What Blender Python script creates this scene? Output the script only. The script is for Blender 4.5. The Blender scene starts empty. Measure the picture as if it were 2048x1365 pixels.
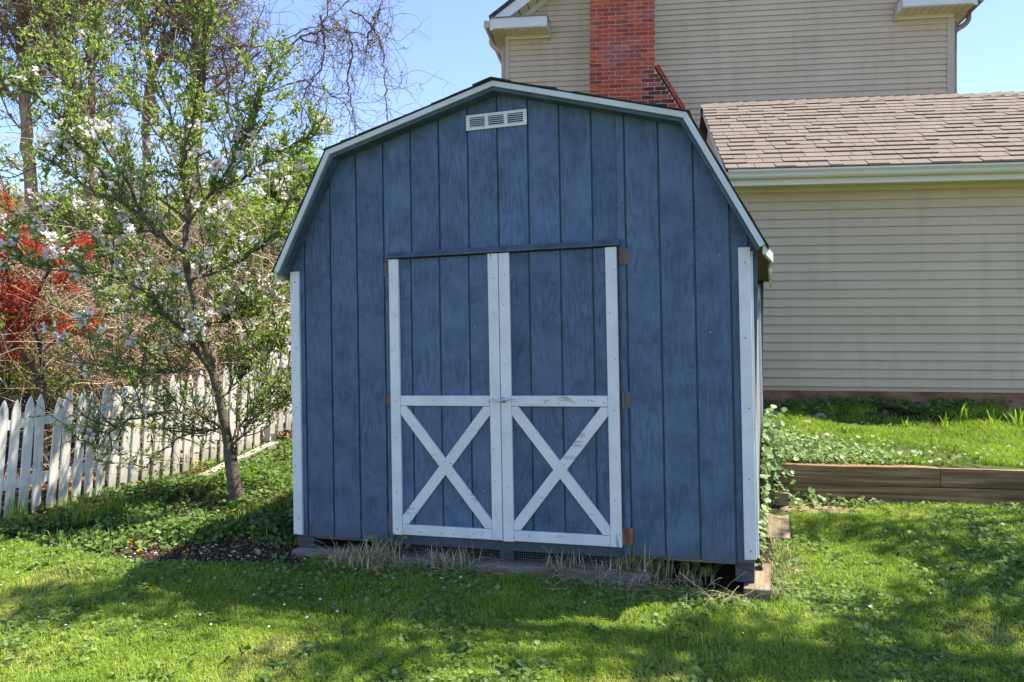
import bpy, math, random
import numpy as np
from mathutils import Matrix, Vector

# ------------------------------------------------------------------ camera, sky, sun, exposure
scene = bpy.context.scene
COL = scene.collection
EYE = 1.45
FPX = 1620.3                      # focal length in photo pixels (2048 wide)
PITCH, ROLL = 0.00511, 0.00306

cam_data = bpy.data.cameras.new('camera')
cam_data.sensor_width = 36.0
cam_data.lens = 36.0 * FPX / 2048.0
cam_data.clip_start = 0.05
cam_data.clip_end = 2000.0
cam = bpy.data.objects.new('camera', cam_data)
COL.objects.link(cam)
_f = Vector((0, math.cos(PITCH), math.sin(PITCH)))
_r = Vector((1, 0, 0))
_u = _r.cross(_f)
_r2 = math.cos(ROLL) * _r + math.sin(ROLL) * _u
_u2 = -math.sin(ROLL) * _r + math.cos(ROLL) * _u
cm = Matrix.Identity(4)
for i in range(3):
    cm[i][0], cm[i][1], cm[i][2] = _r2[i], _u2[i], -_f[i]
cm[2][3] = EYE
cam.matrix_world = cm
scene.camera = cam

SUN_EL = math.radians(66.0)
SUN_AZ = math.atan2(0.97, 0.25)   # compass style: from +Y towards +X
world = bpy.data.worlds.new('World')
scene.world = world
world.use_nodes = True
wn = world.node_tree
bg = wn.nodes['Background']
sky = wn.nodes.new('ShaderNodeTexSky')
sky.sky_type = 'NISHITA'
sky.sun_disc = False
sky.sun_elevation = SUN_EL
sky.sun_rotation = SUN_AZ
sky.altitude = 50.0
sky.air_density = 1.0
sky.dust_density = 0.25
sky.ozone_density = 2.0
tint = wn.nodes.new('ShaderNodeMix'); tint.data_type = 'RGBA'; tint.blend_type = 'MULTIPLY'
tint.inputs['Factor'].default_value = 1.0
tint.inputs[7].default_value = (0.91, 0.87, 1.0, 1)      # the photograph's white balance
wn.links.new(sky.outputs[0], tint.inputs[6])
wn.links.new(tint.outputs[2], bg.inputs[0])
bg.inputs[1].default_value = 0.12

sun_data = bpy.data.lights.new('sun', 'SUN')
sun_data.energy = 5.0
sun_data.angle = math.radians(0.53)
sun_data.color = (1.0, 0.92, 0.77)
sun = bpy.data.objects.new('sun', sun_data)
COL.objects.link(sun)
TO_SUN = Vector((math.sin(SUN_AZ) * math.cos(SUN_EL), math.cos(SUN_AZ) * math.cos(SUN_EL), math.sin(SUN_EL)))
sun.rotation_euler = TO_SUN.to_track_quat('Z', 'Y').to_euler()

scene.view_settings.view_transform = 'Standard'
scene.view_settings.look = 'None'
scene.view_settings.gamma = 1.0
scene.view_settings.exposure = 1.36
scene.view_settings.use_curve_mapping = False
scene.render.engine = 'CYCLES'
scene.cycles.max_bounces = 8
scene.cycles.diffuse_bounces = 4
scene.cycles.transmission_bounces = 4
scene.cycles.transparent_max_bounces = 4
scene.cycles.use_denoising = True
try:
    scene.cycles.denoiser = 'OPENIMAGEDENOISE'
    scene.cycles.denoising_prefilter = 'ACCURATE'
except Exception:
    pass

rng = np.random.default_rng(7)
random.seed(7)

# ------------------------------------------------------------------ coordinates
CR, CU, CF = np.array(_r2), np.array(_u2), np.array(_f)
EYEP = np.array([0, 0, EYE])

def ray(x, y):
    return (x - 1024) / FPX * CR - (y - 682.5) / FPX * CU + CF

def at(x, y, Y):
    d = ray(x, y)
    return d * (Y / d[1]) + EYEP

TH = 0.14286                      # yaw of the house
HX = np.array([math.cos(TH), -math.sin(TH)])
HN = np.array([math.sin(TH), math.cos(TH)])
HYW, HYH, HYC = 8.908, 13.758, 13.164      # wing wall, main wall, chimney face
WALL_HY = 6.31 * HN[1] + 2.09 * HN[0]      # front of the retaining wall

SU = np.array([0.95069841, -0.30934581, 0.02185629])
SV = np.array([-0.02078371, 0.00676277, 0.99976112])
SW = np.cross(SV, SU)
SO = np.array([-1.39696621, 5.58516122, 0.13296803])
SDEPTH = 2.44

def sstep(a, b, x):
    t = np.clip((x - a) / (b - a), 0, 1)
    return t * t * (3 - 2 * t)

def hgt(x, y):
    x = np.asarray(x, float); y = np.asarray(y, float)
    yy = np.clip(y, 3.2, 9.0)
    h = 0.115 * (0.95 * yy + 0.309 * np.clip(x, -6, 6) - 4.62) + 0.05 * np.clip(y - 9.0, 0, 14)
    h = h + 0.012 * np.sin(2.1 * x + 0.7) * np.sin(1.7 * y) + 0.006 * np.sin(5.3 * x) * np.sin(4.7 * y + 1)
    # the shed stands in a shallow cut
    lx = (x - SO[0]) * SU[0] + (y - SO[1]) * SU[1]
    lw = (x - SO[0]) * SW[0] + (y - SO[1]) * SW[1]
    m = sstep(-0.45, -0.12, lx) * (1 - sstep(2.80, 2.98, lx)) * sstep(-0.5, 0.1, lw) * (1 - sstep(2.5, 3.0, lw))
    return h * (1 - m) + np.minimum(h, 0.02) * m

def terr(x, y):
    d = np.asarray(x) * HN[0] + np.asarray(y) * HN[1] - WALL_HY
    return 0.500 + 0.139 * np.clip(d, 0, 2.7) + 0.012 * np.sin(3.1 * np.asarray(x)) * np.sin(2.7 * np.asarray(y))

def on_ground(px, py, fn=hgt):
    d = ray(px, py)
    t = 3.0
    for _ in range(60):
        P = d * t + EYEP
        h = float(fn(P[0], P[1]))
        t += (h - P[2]) / d[2] * 0.6
    P = d * t + EYEP
    return np.array([P[0], P[1], float(fn(P[0], P[1]))])

# ------------------------------------------------------------------ materials
def newmat(name):
    m = bpy.data.materials.new(name)
    m.use_nodes = True
    nt = m.node_tree
    return m, nt, nt.nodes['Principled BSDF']

def ramp(nt, fac, stops):
    r = nt.nodes.new('ShaderNodeValToRGB')
    e = r.color_ramp.elements
    while len(e) < len(stops):
        e.new(0.5)
    for k, (p, c) in enumerate(stops):
        e[k].position = p
        e[k].color = (c[0], c[1], c[2], 1)
    nt.links.new(fac, r.inputs[0])
    return r.outputs[0]

def coords(nt, scale=(1, 1, 1), kind='Object', rand=0.0):
    tc = nt.nodes.new('ShaderNodeTexCoord')
    out = tc.outputs[kind]
    if kind == 'World':
        pass
    if rand:
        oi = nt.nodes.new('ShaderNodeObjectInfo')
        mu = nt.nodes.new('ShaderNodeMath'); mu.operation = 'MULTIPLY'
        nt.links.new(oi.outputs['Random'], mu.inputs[0]); mu.inputs[1].default_value = rand
        ad = nt.nodes.new('ShaderNodeVectorMath'); ad.operation = 'ADD'
        nt.links.new(out, ad.inputs[0]); nt.links.new(mu.outputs[0], ad.inputs[1])
        out = ad.outputs[0]
    mp = nt.nodes.new('ShaderNodeMapping')
    mp.inputs['Scale'].default_value = scale
    nt.links.new(out, mp.inputs[0])
    return mp.outputs[0]

def noise(nt, vec, scale, detail=5, rough=0.55, dist=0.0):
    n = nt.nodes.new('ShaderNodeTexNoise')
    n.inputs['Scale'].default_value = scale
    n.inputs['Detail'].default_value = detail
    n.inputs['Roughness'].default_value = rough
    n.inputs['Distortion'].default_value = dist
    nt.links.new(vec, n.inputs['Vector'])
    return n.outputs['Fac']

def math_(nt, op, a, b=None, c=None):
    n = nt.nodes.new('ShaderNodeMath'); n.operation = op
    for k, v in enumerate((a, b, c)):
        if v is None:
            continue
        if isinstance(v, (int, float)):
            n.inputs[k].default_value = v
        else:
            nt.links.new(v, n.inputs[k])
    return n.outputs[0]

def mix(nt, fac, a, b, blend='MIX'):
    n = nt.nodes.new('ShaderNodeMix'); n.data_type = 'RGBA'; n.blend_type = blend
    for inp, v in ((n.inputs['Factor'], fac), (n.inputs[6], a), (n.inputs[7], b)):
        if isinstance(v, (int, float)):
            inp.default_value = v
        elif isinstance(v, (tuple, list)):
            inp.default_value = (v[0], v[1], v[2], 1)
        else:
            nt.links.new(v, inp)
    return n.outputs[2]

def bump(nt, b, h, strength, dist=0.01):
    n = nt.nodes.new('ShaderNodeBump')
    n.inputs['Strength'].default_value = strength
    n.inputs['Distance'].default_value = dist
    nt.links.new(h, n.inputs['Height'])
    nt.links.new(n.outputs[0], b.inputs['Normal'])

def nmat(name, stops, scale=(1, 1, 1), ns=5, detail=6, rough=0.7, bmp=0.0, bd=0.01, objrand=0.0, rand=0.0, spec=0.3, fine=None, metal=0.0):
    m, nt, b = newmat(name)
    v = coords(nt, scale, rand=rand)
    n = noise(nt, v, ns, detail)
    if isinstance(stops[0][0], (tuple, list)):
        k = len(stops)
        stops = [(0.3 + 0.4 * i / max(1, k - 1), c) for i, (c,) in enumerate(stops)]
    c = ramp(nt, n, stops)
    if objrand:
        oi = nt.nodes.new('ShaderNodeObjectInfo')
        hs = nt.nodes.new('ShaderNodeHueSaturation')
        val = math_(nt, 'MULTIPLY_ADD', oi.outputs['Random'], 2 * objrand, 1 - objrand)
        nt.links.new(val, hs.inputs['Value'])
        nt.links.new(c, hs.inputs['Color'])
        c = hs.outputs[0]
    nt.links.new(c, b.inputs['Base Color'])
    b.inputs['Roughness'].default_value = rough
    b.inputs['Specular IOR Level'].default_value = spec
    b.inputs['Metallic'].default_value = metal
    if bmp:
        h = noise(nt, v, fine or ns * 4, 5)
        bump(nt, b, h, bmp, bd)
    return m

def leafmat(name, stops, trans=0.4, rough=0.5, spec=0.35, tcol=None):
    m, nt, b = newmat(name)
    a = nt.nodes.new('ShaderNodeAttribute'); a.attribute_name = 'rnd'
    c = ramp(nt, a.outputs['Fac'], stops)
    nt.links.new(c, b.inputs['Base Color'])
    b.inputs['Roughness'].default_value = rough
    b.inputs['Specular IOR Level'].default_value = spec
    t = nt.nodes.new('ShaderNodeBsdfTranslucent')
    if tcol:
        c2 = mix(nt, 1.0, c, tcol, 'MULTIPLY')
        nt.links.new(c2, t.inputs[0])
    else:
        nt.links.new(c, t.inputs[0])
    mx = nt.nodes.new('ShaderNodeMixShader')
    mx.inputs[0].default_value = trans
    nt.links.new(b.outputs[0], mx.inputs[1]); nt.links.new(t.outputs[0], mx.inputs[2])
    nt.links.new(mx.outputs[0], nt.nodes['Material Output'].inputs[0])
    return m

def shed_wood(name, dark, mid, light, bs=0.35):
    """painted rough-sawn plywood: flat grain contours, horizontal saw marks, mould blotches"""
    m, nt, b = newmat(name)
    v = coords(nt, (1, 1, 1), rand=37.0)
    mp = nt.nodes.new('ShaderNodeMapping'); mp.inputs['Scale'].default_value = (7.5, 1, 1.25)
    nt.links.new(v, mp.inputs[0])
    n1 = noise(nt, mp.outputs[0], 1.0, 3, 0.45)
    rings = math_(nt, 'SINE', math_(nt, 'MULTIPLY', n1, 75.0))
    rings = math_(nt, 'MULTIPLY_ADD', rings, 0.5, 0.5)
    # grain is only strong in places
    area = ramp(nt, noise(nt, v, 2.6, 3), [(0.38, (0, 0, 0)), (0.56, (1, 1, 1))])
    g = math_(nt, 'MULTIPLY', math_(nt, 'POWER', rings, 2.5), area)
    mp2 = nt.nodes.new('ShaderNodeMapping'); mp2.inputs['Scale'].default_value = (70, 1, 4)
    nt.links.new(v, mp2.inputs[0])
    fibre = noise(nt, mp2.outputs[0], 1.0, 4)
    mp3 = nt.nodes.new('ShaderNodeMapping'); mp3.inputs['Scale'].default_value = (3, 1, 90)
    nt.links.new(v, mp3.inputs[0])
    saw = noise(nt, mp3.outputs[0], 1.0, 3)
    blot = noise(nt, v, 5.0, 6, 0.65)
    c = ramp(nt, blot, [(0.28, dark), (0.47, mid), (0.75, light)])
    c = mix(nt, math_(nt, 'MULTIPLY', g, 0.6), c, dark)
    c = mix(nt, math_(nt, 'MULTIPLY', ramp(nt, fibre, [(0.5, (0, 0, 0)), (0.7, (1, 1, 1))]), 0.4), c, light)
    c = mix(nt, math_(nt, 'MULTIPLY', ramp(nt, saw, [(0.55, (0, 0, 0)), (0.75, (1, 1, 1))]), 0.2), c, dark)
    # dark mildew spots and rare bare flecks
    spot = noise(nt, v, 19.0, 3, 0.6)
    c = mix(nt, math_(nt, 'MULTIPLY', ramp(nt, spot, [(0.60, (0, 0, 0)), (0.74, (1, 1, 1))]), 0.38), c, tuple(x * 0.35 for x in dark))
    fl = noise(nt, v, 48.0, 2, 0.5)
    c = mix(nt, ramp(nt, fl, [(0.765, (0, 0, 0)), (0.79, (1, 1, 1))]), c, (0.45, 0.48, 0.5))
    # mud splash and algae along the bottom edge
    sx = nt.nodes.new('ShaderNodeSeparateXYZ')
    tc = nt.nodes.new('ShaderNodeTexCoord'); nt.links.new(tc.outputs['Object'], sx.inputs[0])
    low = ramp(nt, math_(nt, 'ADD', sx.outputs['Z'], math_(nt, 'MULTIPLY', math_(nt, 'SUBTRACT', noise(nt, v, 9.0, 5, 0.65), 0.5), 0.22)), [(0.0, (1, 1, 1)), (0.13, (0, 0, 0))])
    c = mix(nt, math_(nt, 'MULTIPLY', low, 0.45), c, (0.085, 0.085, 0.062))
    oi = nt.nodes.new('ShaderNodeObjectInfo')
    hs = nt.nodes.new('ShaderNodeHueSaturation')
    nt.links.new(math_(nt, 'MULTIPLY_ADD', oi.outputs['Random'], 0.24, 0.88), hs.inputs['Value'])
    nt.links.new(c, hs.inputs['Color'])
    nt.links.new(hs.outputs[0], b.inputs['Base Color'])
    b.inputs['Roughness'].default_value = 0.62
    b.inputs['Specular IOR Level'].default_value = 0.3
    hgt_ = math_(nt, 'ADD', math_(nt, 'MULTIPLY', g, -0.7), math_(nt, 'ADD', math_(nt, 'MULTIPLY', fibre, 0.5), math_(nt, 'MULTIPLY', saw, 0.35)))
    bump(nt, b, hgt_, bs, 0.004)
    return m

def white_paint(name, base=(0.72, 0.73, 0.73), wear=0.70, axis=(30, 30, 3), algae=0.0):
    m, nt, b = newmat(name)
    v = coords(nt, (1, 1, 1), rand=23.0)
    mp = nt.nodes.new('ShaderNodeMapping'); mp.inputs['Scale'].default_value = axis
    nt.links.new(v, mp.inputs[0])
    n1 = noise(nt, mp.outputs[0], 1.0, 5, 0.6)
    n2 = noise(nt, v, 6.0, 5, 0.6)
    c = ramp(nt, n2, [(0.3, tuple(x * 0.86 for x in base)), (0.6, base)])
    chip = math_(nt, 'MULTIPLY', ramp(nt, n1, [(wear - 0.05, (0, 0, 0)), (wear, (1, 1, 1))]), ramp(nt, noise(nt, v, 3.0, 3), [(0.5, (0, 0, 0)), (0.62, (1, 1, 1))]))
    c = mix(nt, chip, c, (0.22, 0.2, 0.18))
    if algae:
        sx = nt.nodes.new('ShaderNodeSeparateXYZ')
        tc = nt.nodes.new('ShaderNodeTexCoord'); nt.links.new(tc.outputs['Object'], sx.inputs[0])
        low = ramp(nt, math_(nt, 'ADD', sx.outputs['Z'], math_(nt, 'MULTIPLY', math_(nt, 'SUBTRACT', n2, 0.5), 0.5)), [(0.02, (1, 1, 1)), (0.28, (0, 0, 0))])
        c = mix(nt, math_(nt, 'MULTIPLY', low, algae), c, (0.24, 0.25, 0.15))
    nt.links.new(c, b.inputs['Base Color'])
    b.inputs['Roughness'].default_value = 0.5
    b.inputs['Specular IOR Level'].default_value = 0.35
    bump(nt, b, math_(nt, 'ADD', n1, math_(nt, 'MULTIPLY', chip, -1.0)), 0.22, 0.003)
    return m

MT = {}
MT['blue'] = shed_wood('blue_painted_plywood', (0.040, 0.072, 0.120), (0.077, 0.125, 0.203), (0.114, 0.174, 0.264))
MT['blue_trim'] = nmat('blue_grey_trim_paint', [((0.045, 0.065, 0.09),), ((0.085, 0.12, 0.155),)], (1, 1, 1), 9, rough=0.5, bmp=0.15, rand=5)
MT['side'] = nmat('weathered_grey_siding', [((0.10, 0.11, 0.12),), ((0.30, 0.31, 0.31),), ((0.45, 0.45, 0.44),)], (4, 30, 1.4), 2.5, rough=0.8, bmp=0.3, rand=7)
MT['white'] = white_paint('white_trim_paint')
MT['white_x'] = white_paint('white_worn_trim_paint', (0.70, 0.71, 0.72), 0.60, (4, 4, 30))
MT['fascia'] = white_paint('white_fascia_paint', (0.62, 0.64, 0.62), 0.68, (5, 5, 5))
MT['metal_white'] = nmat('white_metal', [((0.66, 0.67, 0.66),), ((0.76, 0.77, 0.76),)], ns=12, rough=0.4)
MT['dark'] = nmat('dark_void', [((0.012, 0.013, 0.015),), ((0.02, 0.02, 0.022),)], ns=3, rough=0.9)
MT['rust'] = nmat('rusty_steel', [(0.38, (0.11, 0.115, 0.125)), (0.52, (0.17, 0.14, 0.12)), (0.60, (0.17, 0.070, 0.042)), (0.75, (0.20, 0.07, 0.035))], ns=14, rough=0.75, bmp=0.3, rand=11)
MT['rust2'] = nmat('brown_rust', [((0.13, 0.065, 0.035),), ((0.26, 0.11, 0.055),), ((0.36, 0.25, 0.12),)], ns=18, rough=0.85, bmp=0.4, rand=11)
MT['steel'] = nmat('old_chrome', [((0.5, 0.5, 0.49),), ((0.68, 0.68, 0.66),)], ns=30, rough=0.35, metal=0.7)
MT['nail'] = nmat('nail_heads', [((0.02, 0.02, 0.022),), ((0.05, 0.04, 0.035),)], ns=20, rough=0.8)
MT['roof_dark'] = nmat('dark_shingle_edge', [((0.02, 0.02, 0.02),), ((0.055, 0.05, 0.046),), ((0.10, 0.09, 0.08),)], ns=14, rough=0.95, bmp=0.5)
MT['soffit_ply'] = nmat('mouldy_soffit', [((0.06, 0.055, 0.03),), ((0.16, 0.14, 0.08),)], ns=14, rough=0.9, bmp=0.2)
def siding_mat():
    m, nt, b = newmat('tan_vinyl_siding')
    geo = nt.nodes.new('ShaderNodeNewGeometry')
    mp = nt.nodes.new('ShaderNodeMapping'); mp.inputs['Scale'].default_value = (3.5, 3.5, 0.35)
    nt.links.new(geo.outputs['Position'], mp.inputs[0])
    st = noise(nt, mp.outputs[0], 1.6, 6, 0.65)              # run-off streaks
    bl = noise(nt, geo.outputs['Position'], 0.9, 5, 0.6)     # fading
    c = ramp(nt, bl, [(0.3, (0.565, 0.455, 0.305)), (0.7, (0.63, 0.515, 0.355))])
    c = mix(nt, math_(nt, 'MULTIPLY', ramp(nt, st, [(0.48, (0, 0, 0)), (0.75, (1, 1, 1))]), 0.32), c, (0.33, 0.27, 0.19))
    oi = nt.nodes.new('ShaderNodeObjectInfo')
    hs = nt.nodes.new('ShaderNodeHueSaturation')
    nt.links.new(math_(nt, 'MULTIPLY_ADD', oi.outputs['Random'], 0.07, 0.965), hs.inputs['Value'])
    nt.links.new(c, hs.inputs['Color'])
    nt.links.new(hs.outputs[0], b.inputs['Base Color'])
    b.inputs['Roughness'].default_value = 0.5
    mp2 = nt.nodes.new('ShaderNodeMapping'); mp2.inputs['Scale'].default_value = (1.4, 1.4, 9)
    nt.links.new(geo.outputs['Position'], mp2.inputs[0])
    bump(nt, b, noise(nt, mp2.outputs[0], 1.0, 3), 0.35, 0.02)   # slightly wavy vinyl
    return m
MT['siding'] = siding_mat()
MT['trim_tan'] = nmat('tan_vinyl_trim', [((0.50, 0.41, 0.30),), ((0.55, 0.455, 0.34),)], ns=3, rough=0.5)
MT['gutter_cream'] = nmat('cream_gutter', [((0.66, 0.64, 0.54),), ((0.74, 0.72, 0.62),)], (1, 1, 6), ns=2, rough=0.4, spec=0.5)
MT['house_white'] = nmat('white_aluminium_trim', [((0.68, 0.69, 0.66),), ((0.76, 0.76, 0.72),)], ns=3, rough=0.4, spec=0.5)
MT['soffit_cream'] = nmat('cream_soffit', [((0.70, 0.64, 0.42),), ((0.76, 0.70, 0.5),)], ns=3, rough=0.5)
MT['gutter_brown'] = nmat('brown_gutter', [((0.22, 0.18, 0.14),), ((0.30, 0.25, 0.2),)], ns=5, rough=0.45)
MT['mortar'] = nmat('grey_mortar', [((0.50, 0.45, 0.40),), ((0.64, 0.57, 0.52),)], ns=20, rough=0.95, bmp=0.3)
MT['found'] = nmat('red_stained_foundation', [(0.3, (0.12, 0.075, 0.05)), (0.46, (0.26, 0.13, 0.08)), (0.6, (0.33, 0.19, 0.12)), (0.75, (0.36, 0.28, 0.21))], (1, 1, 2), 3.2, rough=0.95, bmp=0.6)
MT['timber'] = nmat('weathered_timber', [(0.3, (0.085, 0.052, 0.025)), (0.5, (0.20, 0.125, 0.06)), (0.72, (0.36, 0.25, 0.14))], (1.2, 26, 30), 1.3, rough=0.9, bmp=0.5, rand=13)
MT['timber_grey'] = nmat('grey_weathered_timber', [(0.3, (0.10, 0.085, 0.07)), (0.5, (0.20, 0.17, 0.145)), (0.72, (0.33, 0.29, 0.25))], (1.2, 12, 14), 1.8, rough=0.9, bmp=0.5, rand=13)
MT['timber_tan'] = nmat('tan_sunbleached_timber', [(0.3, (0.09, 0.065, 0.04)), (0.5, (0.19, 0.145, 0.095)), (0.72, (0.30, 0.245, 0.175))], (14, 1.2, 12), 1.8, rough=0.9, bmp=0.5, rand=13)
MT['cedar'] = nmat('orange_brown_board', [((0.16, 0.09, 0.035),), ((0.34, 0.19, 0.07),)], (12, 12, 1), 1.5, rough=0.85, bmp=0.3, rand=9, objrand=0.2)
MT['picket'] = white_paint('white_picket_paint', (0.80, 0.77, 0.72), 0.60, (24, 24, 2.5), 0.6)
MT['stone'] = nmat('field_stone', [((0.16, 0.14, 0.12),), ((0.34, 0.29, 0.25),), ((0.42, 0.36, 0.31),)], ns=7, rough=0.95, bmp=0.6, objrand=0.15, rand=9)
MT['concrete'] = nmat('pale_edging', [((0.16, 0.14, 0.11),), ((0.36, 0.33, 0.28),), ((0.46, 0.43, 0.38),)], ns=7, rough=0.9, bmp=0.3)
MT['apple_bark'] = nmat('apple_bark', [(0.3, (0.06, 0.052, 0.038)), (0.5, (0.125, 0.105, 0.075)), (0.7, (0.20, 0.175, 0.13))], (6, 6, 14), 1.5, rough=0.95, bmp=0.6, bd=0.02)
MT['tree_bark'] = nmat('tree_bark', [(0.3, (0.14, 0.10, 0.07)), (0.5, (0.28, 0.205, 0.135)), (0.7, (0.40, 0.30, 0.20))], (7, 7, 1.5), 2, rough=0.95, bmp=0.8, bd=0.03)
MT['vine'] = nmat('vine_bark', [((0.10, 0.06, 0.045),), ((0.22, 0.14, 0.10),)], ns=5, rough=0.95)
MT['maple_bark'] = nmat('maple_bark', [((0.06, 0.045, 0.04),), ((0.13, 0.10, 0.085),)], ns=5, rough=0.95, bmp=0.4)
MT['cane'] = leafmat('dry_canes', [(0.0, (0.22, 0.135, 0.09)), (0.5, (0.44, 0.31, 0.22)), (1.0, (0.66, 0.53, 0.40))], 0.0, 0.9)
MT['apple_leaf'] = leafmat('apple_leaf', [(0.0, (0.15, 0.23, 0.06)), (0.5, (0.28, 0.39, 0.10)), (1.0, (0.42, 0.51, 0.18))], 0.5, 0.5, 0.35, (1.0, 1.0, 0.55))
MT['blossom'] = leafmat('apple_blossom', [(0.0, (0.80, 0.60, 0.60)), (0.3, (0.86, 0.80, 0.80)), (1.0, (0.90, 0.88, 0.87))], 0.3, 0.6)
MT['yg_leaf'] = leafmat('young_yellow_leaf', [(0.0, (0.20, 0.18, 0.025)), (0.5, (0.38, 0.34, 0.045)), (1.0, (0.48, 0.45, 0.07))], 0.5, 0.5)
MT['green_leaf'] = leafmat('spring_green_leaf', [(0.0, (0.11, 0.19, 0.025)), (0.5, (0.22, 0.36, 0.045)), (1.0, (0.34, 0.46, 0.07))], 0.45, 0.5, 0.35, (1.0, 1.0, 0.5))
MT['red_leaf'] = leafmat('red_maple_leaf', [(0.0, (0.27, 0.03, 0.022)), (0.4, (0.50, 0.06, 0.035)), (0.8, (0.66, 0.13, 0.06)), (1.0, (0.56, 0.22, 0.10))], 0.45, 0.5)
MT['grass'] = leafmat('lawn_grass', [(0.0, (0.125, 0.235, 0.032)), (0.45, (0.275, 0.42, 0.048)), (0.8, (0.43, 0.54, 0.08)), (0.93, (0.56, 0.51, 0.16)), (1.0, (0.55, 0.47, 0.26))], 0.4, 0.5, 0.35, (1.0, 1.0, 0.45))
MT['dry_grass'] = leafmat('dry_grass', [(0.0, (0.06, 0.115, 0.03)), (0.35, (0.15, 0.22, 0.06)), (0.5, (0.42, 0.36, 0.20)), (1.0, (0.72, 0.62, 0.42))], 0.25, 0.6)
MT['weed'] = leafmat('weed_leaf', [(0.0, (0.06, 0.125, 0.028)), (0.5, (0.12, 0.21, 0.045)), (0.9, (0.20, 0.29, 0.08)), (1.0, (0.28, 0.33, 0.13))], 0.35, 0.6, 0.25, (1.0, 1.0, 0.5))
MT['ivy'] = leafmat('pale_broad_leaf', [(0.0, (0.12, 0.20, 0.06)), (0.5, (0.22, 0.32, 0.11)), (1.0, (0.36, 0.43, 0.22))], 0.35, 0.5, 0.3)
MT['petal'] = leafmat('fallen_petal', [(0.0, (0.66, 0.60, 0.60)), (1.0, (0.82, 0.80, 0.80))], 0.1, 0.7)
MT['yellow'] = leafmat('yellow_petal', [(0.0, (0.62, 0.36, 0.01)), (1.0, (0.80, 0.60, 0.03))], 0.25, 0.6)
MT['litter'] = leafmat('leaf_litter', [(0.0, (0.10, 0.055, 0.03)), (0.5, (0.22, 0.12, 0.06)), (1.0, (0.36, 0.24, 0.14))], 0.1, 0.8)
MT['skid'] = nmat('dark_grey_skid', [((0.04, 0.045, 0.05),), ((0.09, 0.10, 0.11),)], (6, 6, 20), ns=3, rough=0.85, bmp=0.3)
MT['wire'] = nmat('galvanised_wire', [((0.22, 0.22, 0.21),), ((0.34, 0.34, 0.33),)], ns=9, rough=0.6)

# wing roof shingle: mauve brown granules
def shingle_mat():
    m, nt, b = newmat('brown_asphalt_shingle')
    v = coords(nt, (1, 1, 1), rand=17.0)
    g = noise(nt, v, 160.0, 3, 0.7)
    c = ramp(nt, g, [(0.3, (0.080, 0.063, 0.052)), (0.5, (0.150, 0.119, 0.100)), (0.7, (0.225, 0.183, 0.156))])
    oi = nt.nodes.new('ShaderNodeObjectInfo')
    hs = nt.nodes.new('ShaderNodeHueSaturation')
    nt.links.new(math_(nt, 'MULTIPLY_ADD', oi.outputs['Random'], 0.13, 0.93), hs.inputs['Value'])
    nt.links.new(c, hs.inputs['Color'])
    nt.links.new(hs.outputs[0], b.inputs['Base Color'])
    b.inputs['Roughness'].default_value = 0.95
    bump(nt, b, g, 0.4, 0.004)
    return m
MT['shingle'] = shingle_mat()

def brick_mat():
    m, nt, b = newmat('red_clay_brick')
    oi = nt.nodes.new('ShaderNodeObjectInfo')
    c = ramp(nt, oi.outputs['Random'], [(0.0, (0.27, 0.05, 0.036)), (0.2, (0.40, 0.065, 0.036)), (0.65, (0.58, 0.085, 0.034)), (0.9, (0.70, 0.14, 0.04)), (1.0, (0.26, 0.06, 0.05))])
    geo = nt.nodes.new('ShaderNodeNewGeometry')
    pos = geo.outputs['Position']
    n1 = noise(nt, pos, 2.1, 5, 0.6)          # lime bloom in patches over the whole stack
    c = mix(nt, math_(nt, 'MULTIPLY', ramp(nt, n1, [(0.5, (0, 0, 0)), (0.72, (1, 1, 1))]), 0.55), c, (0.44, 0.22, 0.2))
    n3 = noise(nt, pos, 7.0, 4, 0.6)
    c = mix(nt, math_(nt, 'MULTIPLY', ramp(nt, n3, [(0.66, (0, 0, 0)), (0.74, (1, 1, 1))]), 0.6), c, (0.5, 0.4, 0.36))
    n2 = noise(nt, pos, 45.0, 4)
    c = mix(nt, math_(nt, 'MULTIPLY', n2, 0.35), c, (0.1, 0.03, 0.02))
    nt.links.new(c, b.inputs['Base Color'])
    b.inputs['Roughness'].default_value = 0.9
    bump(nt, b, n2, 0.5, 0.004)
    return m
MT['brick'] = brick_mat()
MT['brick_soot'] = nmat('sooty_brick', [((0.055, 0.028, 0.028),), ((0.14, 0.04, 0.032),), ((0.24, 0.07, 0.045),)], ns=9, rough=0.95, bmp=0.5, objrand=0.3, rand=9)

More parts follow.
